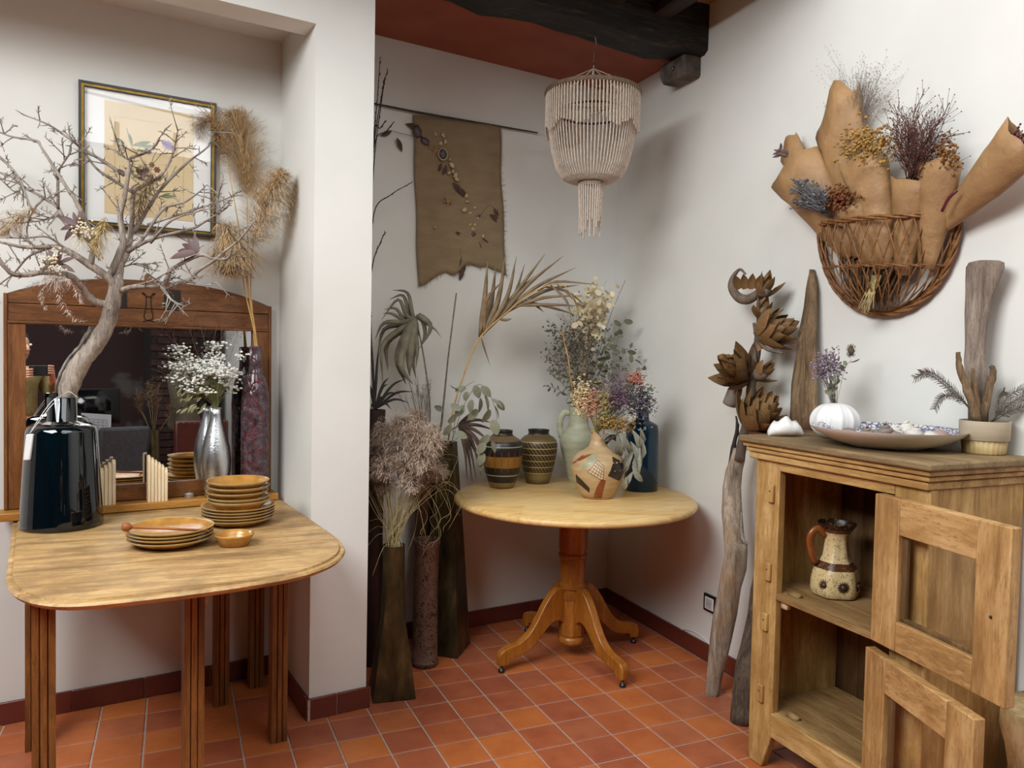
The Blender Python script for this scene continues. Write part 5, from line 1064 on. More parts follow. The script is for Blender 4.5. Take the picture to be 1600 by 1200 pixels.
def door(hx, hy, dx, dy, z0, z1, ln, st_, rt_, rb_):
    root = bpy.data.objects.new('door', None); COL.objects.link(root); root.parent = cb; root.location = V((hx, hy, z0)) - cb.location; root.empty_display_size = .05
    d = V((dx, dy, 0)).normalized(); nn = V((d.y, -d.x, 0)); nn = nn if nn.x < 0 else -nn; o_ = V((hx, hy, 0)); th_ = .03
    def bx_(a0, a1, zz0, zz1, n0, n1, name, m): return MB().obox(o_ + d * a0 + nn * n0 + UP * zz0, d * (a1 - a0), nn * (n1 - n0), UP * (zz1 - zz0)).obj(name, m, root, bevel=.003)
    bx_(0, st_, z0, z1, 0, th_, 'stile', m_dv); bx_(ln - st_, ln, z0, z1, 0, th_, 'stile', m_dv); bx_(st_, ln - st_, z1 - rt_, z1, .001, th_ - .001, 'rail', m_dh); bx_(st_, ln - st_, z0, z0 + rb_, .001, th_ - .001, 'rail', m_dh)
    bx_(st_, st_ + .016, z0 + rb_, z1 - rt_, .002, .014, 'glazing_bead', m_cin); bx_(st_, ln - st_, z0 + rb_, z0 + rb_ + .012, .002, .014, 'glazing_bead', m_cin)
    bx_(st_ + .001, ln - st_ - .001, z0 + rb_ + .001, z1 - rt_ - .001, .0135, .0165, 'glass_pane', m_doorgl); return root, o_, d, nn
r1, o_, d, nn = door(1.14, -.995, -.075, -.435, .603, 1.018, .44, .094, .098, .082)
MB().blob(o_ + d * .395 + nn * .0305 + UP * .80, .0045).obj('latch_hole', m_black, r1)
door(1.139, -.985, -.135, -.42, .135, .578, .44, .094, .095, .09)

# jug on the cabinet shelf
p = onz(1304, 929, .6075); fj = thing('flower_jug', 'cream speckled jug with brown sunflower medallions on the cabinet shelf', 'jug', p)
zf = lambda y: zat(p, y) - p.z
k = NT('cream_lava_glaze'); k.set(Roughness=.35); sx = k.n('ShaderNodeSeparateXYZ'); k.l(k.co(), sx.inputs[0]); z_ = k.math('DIVIDE', sx.outputs['Z'], zf(815)); rr_ = k.n('ShaderNodeValToRGB'); rr_.color_ramp.interpolation = 'CONSTANT'; e = rr_.color_ramp.elements
for i in range(4): e.new(.5)
for i, (y, c_) in enumerate(((945, '3A2014'), (927, 'C9B384'), (886, '4A2A18'), (876, 'CDB88A'), (831, '5A3620'), (825, '24140D'))): e[i].position = max(0, min(1, zf(y) / zf(815))); e[i].color = lin(c_)
k.l(z_, rr_.inputs['Fac']); nz = k.noise(k.co(), 130, 3); k.col(k.mix(k.math('MULTIPLY', k.math('GREATER_THAN', nz, .58), .6), rr_.outputs['Color'], lin('7A5C34'))); k.bump(nz, .4, .003); m_fj = k.m
o, fj_ = vessel('body', '', p, [(937, 31), (927, 33.5), (918, 35.6), (905, 35), (892, 32.5), (884, 30), (877, 24), (868, 19.5), (845, 16.5), (834, 17.5), (826, 23), (819, 28), (816, 28.5)], m_fj, .004, parent=fj, fn=lambda a, z, i: 1 - .045 * math.cos(a * 6) if z < zf(838) else 1)
s_ = dep(p) / FPX
MB().tube(smooth_path([p - CR * 16 * s_ + UP * zf(836), p - CR * 29 * s_ + UP * zf(826), p - CR * 40 * s_ + UP * zf(836), p - CR * 40 * s_ + UP * zf(856), p - CR * 31 * s_ + UP * zf(880)], 5), 4 * s_, 10, flat=1.5).obj('handle', plain('caramel_glaze', '6E3A18', '8A5026', 30, .25), fj)
m_med = plain('brown_medallion', '2E1A12', '44281A', 60, .5)
for px in (1277, 1302, 1329):
    c = atd(px, 908, 1); x = (px - 1304) / 36; an = math.atan2(-CF.y, -CF.x) + math.asin(x); nn_ = V((math.cos(an), math.sin(an), 0)); q = p + nn_ * 35 * s_ * 1.0 + UP * zf(908); sd = V((-nn_.y, nn_.x, 0)); b = MB()
    for i in range(14): t_ = i / 14 * 6.283; b.tube([q + (sd * math.cos(t_) + UP * math.sin(t_)) * .008, q + (sd * math.cos(t_) + UP * math.sin(t_)) * .019], [.0028, .0014], 4)
    b.blob(q, .012, (1, 1, 1)); b.obj('medallion', m_med, o)

# things on the cabinet top
ZC = 1.1255
p = V((1.235, -.505, ZC)); s_ = dep(p) / FPX; b = MB(); rings = []
for i in range(17):
    t_ = i / 16; x = lerp(-27, 27, t_) * s_; h = 30 * s_ * (math.sin(math.pi * min(1, t_ * .9 + .06)) ** .6) * (.92 + .1 * math.sin(t_ * 17)); w_ = .03 * math.sin(math.pi * (t_ * .9 + .05)) + .006
    rings.append([p + CR * x + V((CF.x, CF.y, 0)) * (w_ * math.cos(a)) + UP * max(0, (h * .5 + h * .5 * math.sin(a)) * (1 + .12 * math.sin(a * 5 + t_ * 9) + R.uniform(-.04, .04))) for a in [j / 10 * 6.283 for j in range(10)]])
tag(b.loft(rings).obj('oyster_shell', plain('chalky_white_shell', 'DAD9D5', 'E6E5E2', 40, .7, .4, bscale=40), loc=p), 'lumpy chalk white oyster shell at the left of the cabinet top', 'shell', None, 'thing')
m_drift = wood('weathered_driftwood', '3E2F20', '7A6247', 'A58C6C', 2, 9, .85, 1, 6, blotch='584431')
def slab(name, label, rows, X0, X1, th_, m, ycut=0, parent=None):
    """weathered plank standing near the right wall: photo rows (y, x left, x right)"""
    n = len(rows); rings = []
    for i, (y, xl, xr) in enumerate(rows):
        X = lerp(X0, X1, i / (n - 1)); a, c = onx(xl, y, X), onx(xr, y, X); m_ = (a + c) / 2; hv = (c - a) / 2; out = V((-th_, 0, 0)); ring = []
        for j in range(10): t_ = j / 10 * 6.283; ring.append(m_ + hv * math.cos(t_) * (1 + R.uniform(-.04, .04)) + out * (math.sin(t_) * (.7 + .3 * abs(math.sin(t_)))) * (1 + R.uniform(-.15, .15)))
        rings.append(ring)
    lo = min(v.z for v in rings[0])
    if ycut: rings[0] = [V((v.x, v.y, ycut)) for v in rings[0]]
    b = MB().loft(rings); loc = sum((v for v in rings[0]), V((0, 0, 0))) / 10
    if parent: return b.obj(name, m, parent)
    return tag(b.obj(name, m, loc=loc), label, 'driftwood')
slab('driftwood_plank', 'pointed driftwood plank leaning on the wall at the back of the cabinet top', [(676, 1232, 1278), (640, 1234, 1277), (600, 1237, 1277), (560, 1242, 1276), (520, 1248, 1276), (480, 1256, 1277), (450, 1260, 1277), (432, 1264, 1274), (421, 1267, 1270)], 1.50, 1.536, .014, m_drift, ZC + .0005)
p = V((1.36, -.60, ZC)); s_ = dep(p) / FPX; zc_ = 58 * s_
k = NT('matt_white_ceramic'); k.set(Roughness=.5); k.col('DDDDDB'); m_wc = k.m; pro = []
for i in range(17): t_ = math.pi * (.1 + .82 * i / 16); pro.append((35.5 * s_ * math.sin(t_), zc_ / 2 - zc_ / 2 * math.cos(t_) - .004))
pro[0] = (pro[0][0], 0)
tag(MB().lathe([(0, 0)] + pro + [(pro[-1][0] - .004, pro[-1][1] - .002), (pro[-1][0] - .004, pro[-1][1] - .03), (0, .02)], p, 96, fn=lambda a, z, i: 1 + .075 * (abs(math.cos(a * 6)) ** 9) if 1 < i < 16 else 1).obj('urchin_vase', m_wc, loc=p), 'white ribbed globe vase with a small dried posy on the cabinet', 'vase')
mo = p + UP * pro[-1][1]; DU = dep(p)
t = thing('sea_lavender_posy', 'small posy of purple sea lavender, eucalyptus and a thistle in the globe vase', 'dried bouquet', mo); mb = MB(); fm = MB(); tips = []
for i in range(36): e = at(1296 + R.gauss(0, 12), 566 + R.uniform(-26, 32), DU, .03); b = mo + rv(.006); mb.tube(smooth_path([b - UP * .03, b.lerp(e, .55) + rv(.004), e], 3), [.0009, .0006], 4); sprig(mb, b.lerp(e, .6), e - b, .05, .0005, 2, .7, 3, tips)
for p_, d_ in tips: fm.blob(p_ + rv(.003), R.uniform(.002, .0042), (1, 1, 1), .3)
mb.obj('stems', m_gtw, t); f_ = fm.obj('florets', plain('sea_lavender_floret', '64485A', 'A090A0', 90, .8), t); f_['kind'] = 'stuff'
leafy(t, [mo, at(1300, 610, DU - .02, 0), at(1312, 585, DU - .03, 0), at(1330, 562, DU - .03, 0)], DU, euc, 9, .032, fill=.75); leafy(t, [mo, at(1299, 615, DU - .03, 0), at(1305, 595, DU - .04, 0)], DU, euc, 5, .026, fill=.6)
e = at(1330, 548, DU, 0); b = MB(); b.blob(e, .017, (.75, .75, 1.2), .1)
for i in range(160): d = rv(1).normalized(); b.tube([e + V((d.x * .012, d.y * .012, d.z * .02)), e + V((d.x * .017, d.y * .017, d.z * .027))], [.0006, .0003], 3)
b.obj('thistle_head', plain('brown_thistle', '4A4030', '6A5C44', 60, .85), t)
# platter and its shells
p = V((1.322, -.842, ZC)); pl = MB(); 
k = NT('blue_lattice_glaze'); k.set(Roughness=.2); vo = k.n('ShaderNodeTexVoronoi', feature='DISTANCE_TO_EDGE', Scale=70.0); k.l(k.co(), vo.inputs['Vector']); k.col(k.mix(k.math('LESS_THAN', vo.outputs['Distance'], .12), lin('C8C6C2'), lin('54587A'))); m_lat = k.m; m_pl = plain('warm_white_glaze', 'DAD4CC', 'E0DAD2', 20, .25)
pl.lathe([(0, .0), (.105, .0), (.11, .004), (.16, .018), (.205, .042), (.221, .056), (.223, .0595)], p, 64, cap=False); pl.mat(1).lathe([(.223, .0595), (.219, .0585), (.2, .045), (.155, .024), (.1, .011), (0, .009)], p, 64, cap=False)
tag(pl.obj('shell_platter', [m_pl, m_lat], loc=p), 'wide shallow platter with blue lattice rim full of sea shells', 'platter')
m_sh1 = plain('pinkish_shell', 'A8897C', 'CDB3A6', 60, .45, .3, rnd=.3); m_sh2 = plain('grey_brown_shell', '6E625C', '9A8C84', 60, .5, .3, rnd=.3); m_sh3 = plain('chalk_shell', 'C9C4BC', 'DEDAD2', 60, .6, .3, rnd=.2)
def spiral(m):
    b = MB(); pts = []; rad = []
    for i in range(40): t_ = i / 39; a = t_ * 20; r = .55 * (1 - t_) ** 1.1; pts.append(V((math.cos(a) * r, math.sin(a) * r, .25 + t_ * 1.25))); rad.append(.42 * (1 - t_) ** 1.05 + .02)
    b.tube(pts, rad, 7); return b.mesh('seashell', m)
def clam(m):
    b = MB(); rings = []
    for i in range(7):
        t_ = i / 6; r = math.sin(t_ * math.pi / 2); rings.append([V((math.cos(a) * r * (1 + .05 * math.cos(a * 18)), math.sin(a) * r * .85 * (1 + .05 * math.cos(a * 18)), .62 * (1 - r ** 2))) for a in [j / 36 * 6.283 for j in range(36)]])
    rings.append([V((v.x * .92, v.y * .92, v.z - .02)) for v in rings[-1]]); rings[0] = [V((v.x + .002 * math.cos(j), v.y, v.z)) for j, v in enumerate(rings[0])]
    b.loft(rings); return b.mesh('seashell', m)
sm_ = [spiral(m_sh3), clam(m_sh1), clam(m_sh2), spiral(m_sh2), clam(m_sh3)]
snm = ('chalk white spiral', 'pinkish clam', 'grey brown clam', 'brown spiral', 'chalky clam')
for i, (px, kd, sz, wh) in enumerate(((1322, 2, .026, 'leftmost in the platter'), (1334, 4, .022, 'second from the left in the platter'), (1347, 3, .02, 'left of the pink clam in the platter'), (1363, 1, .028, 'left of centre in the platter'), (1376, 2, .028, 'just left of the platter middle'), (1388, 3, .024, 'at the platter middle'), (1399, 2, .026, 'just right of the platter middle'), (1408, 0, .022, 'right of the middle of the platter'), (1420, 0, .024, 'beside the tallest shell in the platter'), (1434, 0, .027, 'tallest, right of centre in the platter'), (1446, 4, .026, 'right of the tall spirals in the platter'), (1463, 1, .024, 'rightmost in the platter'))):
    q = p + CR * (px - 1391) * dep(p) / FPX * 1.0 + V((CF.x, CF.y, 0)) * R.uniform(-.055, .055); rr0 = (V((q.x, q.y, 0)) - V((p.x, p.y, 0))).length; zb_ = interp([.012, .012, .012, .018, .028, .042], 60)[min(59, int(rr0 / .21 * 59))]
    so = bpy.data.objects.new('seashell', sm_[kd]); COL.objects.link(so); so.matrix_world = Matrix.Translation((q.x, q.y, ZC + zb_ + .017 + (sz * .1 if kd in (0, 3) else 0))) @ Matrix.Rotation(R.uniform(0, 6), 4, 'Z') @ Matrix.Rotation(R.uniform(-.35, .35), 4, 'X') @ Matrix.Scale(sz * 1.35, 4)
    tag(so, '%s shell, %s' % (snm[kd], wh), 'shell', 'sea shells in the platter', 'thing')
low_ = ('at the back left', 'at the back right', 'at the far right', 'at the front right', 'at the front left', 'at the far left')
for i in range(6):
    a = i * 1.047 + 1.9; r0 = .075; zb_ = interp([.012, .012, .012, .018, .028, .042], 60)[min(59, int(r0 / .21 * 59))]
    so = bpy.data.objects.new('seashell', sm_[(2, 4, 1)[i % 3]]); COL.objects.link(so); so.matrix_world = Matrix.Translation((p.x + math.cos(a) * r0, p.y + math.sin(a) * r0, ZC + zb_ - .001)) @ Matrix.Rotation(a, 4, 'Z') @ Matrix.Scale(.031, 4)
    tag(so, 'low clam shell %s under the other shells in the platter' % low_[(-i) % 6], 'shell', 'lower layer of platter shells', 'thing')
# pot with driftwood post
p = V((1.478, -1.045, ZC)); s_ = dep(p) / FPX
pt = thing('ribbed_pot', 'beige ceramic pot with a fluted foot at the right of the cabinet top', 'plant pot', p); hp = zat(p, 657) - p.z; zm = hp * .44; m_pot = plain('beige_stoneware', 'B5A68E', 'C2B49C', 14, .55, .1, stretch=(.3, .3, 4)); m_pot2 = plain('ochre_stoneware', 'AE9766', 'BDA676', 20, .55)
MB().lathe([(.0335 * 1.0 * 1.02 / .0335 * 31 * s_, zm - .004), (34.5 * s_, zm), (35.5 * s_, hp), (33.5 * s_, hp), (31 * s_, hp * .7), (0, hp * .7)], p, 48).obj('upper_band', m_pot, pt, sharp=.9)
MB().lathe([(0, 0), (28.5 * s_, 0), (29.5 * s_, .004), (31.5 * s_, zm)], p, 96, fn=lambda a, z, i: 1 + .02 * math.cos(a * 26)).obj('fluted_foot', m_pot2, pt)
dw = thing('driftwood_post', 'grey driftwood post standing up from the beige pot', 'driftwood', p + UP * hp * .7)
slab('post', '', [(662, 1513, 1544), (620, 1512, 1546), (590, 1508, 1544), (565, 1506, 1541), (545, 1508, 1539), (520, 1508, 1541), (490, 1508, 1545), (460, 1508, 1553), (435, 1508, 1563), (418, 1509, 1570), (410, 1514, 1569), (407, 1530, 1562)], 1.478, 1.50, .02, wood('grey_driftwood', '4E4138', '85766A', 'A5978A', 2, 7, .85, .8, 7, blotch='6A5A4E'), parent=dw)
for pts, r in (([(1530, 660), (1512, 610), (1500, 575), (1497, 550)], 7), ([(1532, 660), (1545, 610), (1552, 580), (1548, 572)], 7), ([(1530, 650), (1522, 600), (1520, 575)], 5)): MB().tube(smooth_path([atd(x, y, dep(p) - .03) for x, y in pts], 4), [r * s_, r * s_ * .8, r * s_ * .4], 8, .2).obj('side_branch', m_drift, dw)
t = thing('fern_twigs', 'dark fern like twigs spreading from the beige pot', 'dried leaves', p + UP * hp * .8); b0 = p + UP * (hp * .8)
for pts in ([(1505, 628), (1480, 605), (1450, 585), (1428, 592)], [(1505, 625), (1478, 598), (1455, 582), (1438, 583)], [(1508, 630), (1485, 618), (1470, 622), (1460, 640)], [(1560, 648), (1580, 630), (1605, 615)], [(1558, 650), (1575, 620), (1600, 606)], [(1556, 650), (1562, 620), (1570, 612)], [(1565, 650), (1585, 640), (1608, 634)]):
    q = smooth_path([b0] + [atd(x, y, dep(p) - .04) for x, y in pts], 6); b = MB(); b.tube(q, [.0016, .0008], 5)
    for j in range(7, len(q)):
        tg = (q[j] - q[j - 1]).normalized(); sd = tg.cross(CF).normalized()
        for sg in (-1, 1):
            for u in (0, .5): c = q[j - 1].lerp(q[j], u); b.tube([c, c + (sd * sg * .8 + tg * .7 + rv(.2)).normalized() * .016], [.0011, .0006], 4)
    b.obj('frond', plain('dark_fern', '4A423A', '6A6056', 50, .85) if 'dark_fern' not in bpy.data.materials else bpy.data.materials['dark_fern'], t)

# ================================================================== dried banana stalk with woody flowers beside the cabinet
ft = onz(1120, 1092, 0); m_sheath = wood('grey_sheath', '52463A', '9A8B7A', 'BDB0A0', 2, 6, .7, .7, 8, blotch='9A7448'); m_woody = plain('woody_petal', '5C4226', '866439', 22, .65, .3, rnd=.3); m_cord = plain('dark_stalk', '4E4238', '76685A', 24, .8, .4, stretch=(1, 1, .3))
stl = thing('dried_flower_stalk', 'tall dried stalk with woody artichoke flowers leaning in the corner beside the cabinet', 'dried flower', ft)
def sx_(y): return lerp(ft.x, 1.46, max(0, min(1, (1095 - y) / 620)))
def skin(rows, n=10, fl=.6, wob=.05):
    rings = []
    for y, xl, xr in rows:
        X = sx_(y); a, c = onx(xl, y, X), onx(xr, y, X); dd = dep((a + c) / 2); a, c = atd(xl, y, dd), atd(xr, y, dd); m_ = (a + c) / 2; hv = (c - a) / 2; h = hv.length
        rings.append([m_ + hv * math.cos(j / n * 6.283) * (1 + R.uniform(-wob, wob)) - CF * (math.sin(j / n * 6.283) * h * fl) for j in range(n)])
    return MB().loft(rings)
skin([(1098, 1102, 1122), (1080, 1103, 1125), (1060, 1104, 1128), (1040, 1106, 1134), (1000, 1109, 1144), (960, 1115, 1152), (920, 1122, 1158), (890, 1127, 1166), (860, 1133, 1169), (850, 1140, 1168)], 12).obj('lower_sheath', m_sheath, stl)
skin([(960, 1122, 1140), (930, 1126, 1150), (900, 1130, 1158), (870, 1132, 1162), (840, 1130, 1163), (800, 1128, 1160), (760, 1129, 1158), (735, 1134, 1160), (720, 1140, 1164), (700, 1146, 1166)], 12).obj('upper_sheath', m_sheath, stl)
b = MB(); q = [onx(x, y, sx_(y)) for x, y in ((1155, 720), (1160, 690), (1170, 650), (1173, 610), (1180, 565), (1186, 520), (1190, 480), (1192, 440))]; b.tube(smooth_path(q, 4), [.022, .02, .019, .018, .016, .015, .013], 10, .06); b.obj('stem', m_cord, stl)
MB().tube(smooth_path([onx(x, y, sx_(y) - .02) for x, y in ((1168, 850), (1160, 840), (1158, 800))], 4), [.004, .008, .003], 6, .3).obj('torn_husk', m_bark, stl)
MB().tube(smooth_path([onx(x, y, sx_(y)) for x, y in ((1137, 735), (1146, 700), (1152, 670), (1150, 650))], 4), [.004, .009, .008, .003], 6, .3).obj('dark_husk', m_palmd, stl)
wp = leafmesh('woody_petal', m_woody, [.55, .95, 1, .7, .06], .55, -.7, .45, 7)
def artichoke(cx, cy, dx, dy, n, size, name='flower_head'):
    c = onx(cx, cy, sx_(cy) - .03); ax = (CR * dx + CU * dy - CF * .35).normalized(); dd = dep(c) / FPX; root = MB().blob(c, size * .36 * dd, (1, 1, 1), .1).obj(name, m_cord, stl)
    for i in range(n):
        u = i / n; a = i * 2.4; s = perp(ax); rd = Matrix.Rotation(a, 3, ax) @ s; op = lerp(.15, 1.25, u); d = (ax * math.cos(op) + rd * math.sin(op)); inst('woody_petal', wp, root, frame(c + rd * size * .16 * dd * (u + .3) - ax * size * .3 * dd * u, d, ax * -math.sin(op) * -1 + rd * -math.cos(op), size * dd * R.uniform(.75, 1.05)))
artichoke(1197, 520, .8, .3, 40, 54); artichoke(1160, 584, -.7, .5, 30, 56); artichoke(1178, 658, .35, .5, 46, 60); artichoke(1194, 455, .1, 1, 8, 36); artichoke(1190, 490, .1, 1, 7, 34); artichoke(1188, 585, .6, .6, 7, 36)
MB().tube(smooth_path([onx(x, y, sx_(y) - .03) for x, y in ((1192, 447), (1182, 460), (1168, 468), (1153, 464), (1143, 448), (1146, 432), (1156, 421), (1165, 428))], 4), [.012, .018, .021, .018, .012, .006, .004], 10).obj('curled_spathe', m_cord, stl)
for i in range(4): c = onx(1155 + i * 9, 452, sx_(450) - .04); inst('woody_petal', wp, stl, frame(c, CU + CR * (-.5 + i * .25), -CF, 26 * dep(c) / FPX))
MB().tube(smooth_path([onx(x, y, sx_(y) - .045) for x, y in ((1178, 505), (1184, 530), (1198, 545), (1222, 552))], 4), [.006, .009, .008, .004], 8).obj('bract', m_cord, stl)
MB().tube(smooth_path([onx(x, y, sx_(y) - .03) for x, y in ((1140, 632), (1148, 612), (1156, 592))], 4), [.03, .03, .018], 10).obj('bract', plain('grey_bract', '6E675F', '8A8278', 20, .7), stl)
c = onx(1184, 549, sx_(549) - .045); MB().obox(c, CR * 10 * .0024 + CU * .012, CU * .04 - CR * .004, -CF * .001).obj('paper_tag', plain('kraft_tag', '9A7048', 'A87C52', 20, .8), stl, smooth=False)
lp = onz(1155, 1128, 0); b = MB(); rings = []
for i, (y, xl, xr) in enumerate(((1130, 1140, 1176), (1110, 1142, 1180), (1080, 1144, 1186), (1040, 1150, 1192), (1000, 1160, 1196), (960, 1168, 1198), (920, 1174, 1198), (890, 1180, 1196))):
    dd = dep(lp) + .01 * i; a, c = atd(xl, y, dd), atd(xr, y, dd); m_ = (a + c) / 2; hv = (c - a) / 2; rings.append([m_ + hv * math.cos(j / 14 * 6.283) * (1 + R.uniform(-.1, .1)) - CF * (math.sin(j / 14 * 6.283) * hv.length * .9) * (1 + R.uniform(-.1, .1)) for j in range(14)])
rings[0] = [V((v.x, v.y, .001)) for v in rings[0]]
tag(b.loft(rings).obj('driftwood_log', wood('rough_bark', '2E2620', '54463A', '7E6E5E', 2, 10, .9, 1, 4), loc=lp), 'rough barked driftwood log standing on the floor against the cabinet', 'driftwood')
lp = V((1.40, -1.29, 0)); b = MB(); rings = []
for i in range(10):
    z = i * .052; rr0 = .105 + .02 * math.sin(i * .9); rings.append([lp + V((math.cos(j / 16 * 6.283) * rr0 * (1 + R.uniform(-.09, .09)) + .006 * i, math.sin(j / 16 * 6.283) * rr0 * (1 + R.uniform(-.09, .09)), z)) for j in range(16)])
tag(b.loft(rings).obj('pale_stump', wood('pale_stump_wood', 'B8965E', 'DCC494', 'EEDDB8', 2, 4, .8, .5, 3, blotch='5E4426'), loc=lp), 'pale knotted tree stump behind the lower cabinet door', 'stump')

tag(MB().tube(smooth_path([onx(1054, 984, XR - .004), onx(1076, 984, XR - .006), onx(1096, 994, XR - .005), onx(1112, 1012, XR - .004), onx(1116, 1030, XR - .02)], 5), .0022, 6).obj('wall_cable', m_wh, loc=onx(1096, 994, XR - .005)), 'thin pale cable looping along the right wall above the skirting', 'cable')
# wall socket
so = thing('wall_socket', 'double white socket in a black frame low on the right wall', 'socket', V((XR, .215, .27)))
MB().box((XR - .012, .13, .232), (XR, .305, .312)).obj('cover_plate', m_black, so, bevel=.004)
for y in (.26, .176):
    o_ = MB().box((XR - .016, y - .03, .244), (XR - .011, y + .03, .3)).obj('outlet_face', m_wh, so, bevel=.004); MB().obox((XR - .0165, y - .022, .25), (0, .044, 0), (0, 0, .044), (.004, 0, 0)).obj('recess', plain('socket_recess', 'B8BABA', 'B8BABA', 5, .4), o_, bevel=.008)
    for dy in (-.009, .009): MB().tube([(XR - .0168, y + dy, .272), (XR - .0145, y + dy, .272)], .003, 8).obj('pin_hole', m_black, o_)

# ================================================================== wall basket with wrapped bunches
yc, zc, ry, bx, hb = -.615, 1.868, .278, .125, .312; TL = .045
def bask(ph, t):                                               # ph 0..pi from the right end to the left end, t 0 rim .. 1 bottom
    g = math.sqrt(max(0, 1 - t ** 2.1)); y = yc - ry * math.cos(ph) * g; return V((XR - .014 - bx * math.sin(ph) * g, y, zc - hb * t + (y - yc) * TL / ry * .5))
m_wick = plain('brown_wicker', '5E3A1C', '8A5C30', 60, .5, .3, rnd=.2); wb = thing('wall_basket', 'half round brown wicker basket hanging on the right wall', 'basket', V((XR - .01, yc, zc)))
def braid(name, pts, r, n=3, tw=26):
    q = smooth_path(pts, 8); m = len(q)
    for s in range(n):
        out = []
        for i in range(m):
            tg = (q[min(i + 1, m - 1)] - q[max(i - 1, 0)]).normalized(); u = perp(tg); v = tg.cross(u); a = i / m * tw + s * 6.283 / n; out.append(q[i] + u * math.cos(a) * r * .62 + v * math.sin(a) * r * .62)
        MB().tube(out, r * .52, 6).obj(name, m_wick, wb)
braid('rim_cane', [bask(math.pi * i / 12, 0) for i in range(13)], .0085)
bord = [bask(0, math.sin(i / 14 * math.pi / 2)) for i in range(15)] + [bask(math.pi, math.sin((1 - i / 14) * math.pi / 2)) for i in range(1, 15)]
for sh_ in (-.009, 0, .009): braid('border_cane', [V((XR - .018 - abs(sh_) * .3, yc + (p_.y - yc) * (1 + sh_ * 2.2), zc + (p_.z - zc) * (1 + sh_ * 2.2))) for p_ in bord], .0095, 3, 34)
braid('waist_cane', [bask(math.pi * i / 12, .5) for i in range(13)], .005, 2, 40)
for i in range(17):
    a = math.pi * (i + .5) / 17
    for sg in (-1, 1): MB().tube([bask(min(math.pi, max(0, a + sg * .42 * t)), t * .97) for t in (0, .15, .3, .45, .6, .75, .9, 1)], .0028, 5).obj('weave_cane', m_wick, wb)
b = MB()
for i in range(150): y_ = R.uniform(-.80, -.43); p_ = V((XR - .02 - R.random() * .05, y_, zc - R.uniform(.0, .14))); q_ = V((XR - .02 - R.random() * .05, -.59 + (y_ + .59) * .35 + R.gauss(0, .03), 1.585 + R.uniform(-.01, .05))); b.tube([p_, q_], R.uniform(.0014, .0028), 4)
b.obj('inner_twigs', plain('basket_twig', '4A3320', '7A5A3A', 60, .8), wb)['kind'] = 'stuff'
m_kraft = plain('kraft_paper', '86643F', 'A8845A', 6, .6, .45, bscale=9, bd=.03, rnd=.15)
def cone(label, b0, b1, w0, w1, flap, offx, tilt=0, group='paper wrapped bunches in the basket', name='paper_bunch'):
    """kraft paper cone from the photo point b0 (narrow) to b1 (open end)"""
    p0 = onx(b0[0], b0[1], XR - offx[0]); p1 = onx(b1[0], b1[1], XR - offx[1]); ax = (p1 - p0); L_ = ax.length; ax.normalize(); u = ax.cross(V((1, 0, 0))).normalized(); v = ax.cross(u); n = 28; s0 = dep(p0) / FPX; rings = []
    t = thing(name, label, 'paper bunch', p0, group)
    for i in range(9):
        tt = i / 8; rr0 = lerp(w0, w1, tt ** .8) * s0; ring = []
        for j in range(n):
            a = j / n * 6.283; wv = 1 + .05 * math.sin(a * 3 + i * .9) + .03 * math.sin(a * 7 - i * 1.7); ex = flap * s0 * (.5 + .5 * math.cos(a - tilt)) * tt ** 2 * (1 + .25 * math.sin(a * 4))
            ring.append(p0 + ax * (L_ * tt + ex) + u * math.cos(a) * rr0 * wv + v * math.sin(a) * rr0 * wv * .55)
        rings.append(ring)
    MB().loft(rings, cap=False).obj('wrap', m_kraft, t, solid=.0012); return t, p0, p1, ax, u, v, s0
def stemsin(t, p0, p1, ax, m, n, spread, s0, r=.0012):
    b = MB(); out = []
    for i in range(n): e = p1 + rv(spread * s0) * 1.0; b.tube([p0.lerp(p1, .45) + rv(.006), e], r, 4); out.append(e)
    b.obj('stems', m, t); return out
t, p0, p1, ax, u, v, s0 = cone('large crumpled kraft wrap standing tallest, holding airy grass', (1352, 400), (1318, 215), 20, 46, 74, (.05, .06), 2.6)
b = MB(); tips = []
for i in range(70): e = onx(1347 + R.gauss(0, 22), 125 + R.uniform(-20, 55), XR - .06 - R.uniform(-.035, .06)); c = onx(1336 + R.gauss(0, 6), 215, XR - .06); b.tube(smooth_path([p0.lerp(p1, .6), c, e], 3), [.0006, .0004], 3); sprig(b, c.lerp(e, .45), e - c, (e - c).length * .55, .0004, 2, .5, 3, tips, n=3)
b.obj('airy_grass', plain('airy_grass_stem', '6E6058', '8E8076', 60, .9), t)
fm = MB()
for p_, d_ in tips: fm.octa(p_, .0016)
f_ = fm.obj('grass_seeds', plain('airy_grass_seed', '5E4A44', '7C665E', 60, .9), t); f_['kind'] = 'stuff'
t, p0, p1, ax, u, v, s0 = cone('small kraft wrap at the far left with brown petals peeping out', (1290, 330), (1238, 238), 12, 24, 22, (.05, .05), 3.0)
for i in range(9): inst('petal', bract, t, frame(onx(1228 + R.uniform(-14, 10), 240 + R.uniform(-6, 8), XR - .07), CR * R.uniform(-1, .2) + CU * R.uniform(-.3, .6), -CF, .04))
t, p0, p1, ax, u, v, s0 = cone('wide kraft wrap leaning left around grey lavender heads', (1335, 400), (1248, 268), 14, 52, 12, (.045, .10), 1.2)
b = MB(); fm = MB()
for i in range(130): e = onx(1264 + R.uniform(-30, 26), 302 + R.uniform(-24, 24), XR - .15 - R.uniform(0, .05)); b.tube([onx(1292 + R.uniform(-6, 6), 322 + R.uniform(-12, 14), XR - .14), e], .0013, 4); (i % 2 == 0) and fm.blob(e, R.uniform(.004, .006), (1, 1, 1), .3)
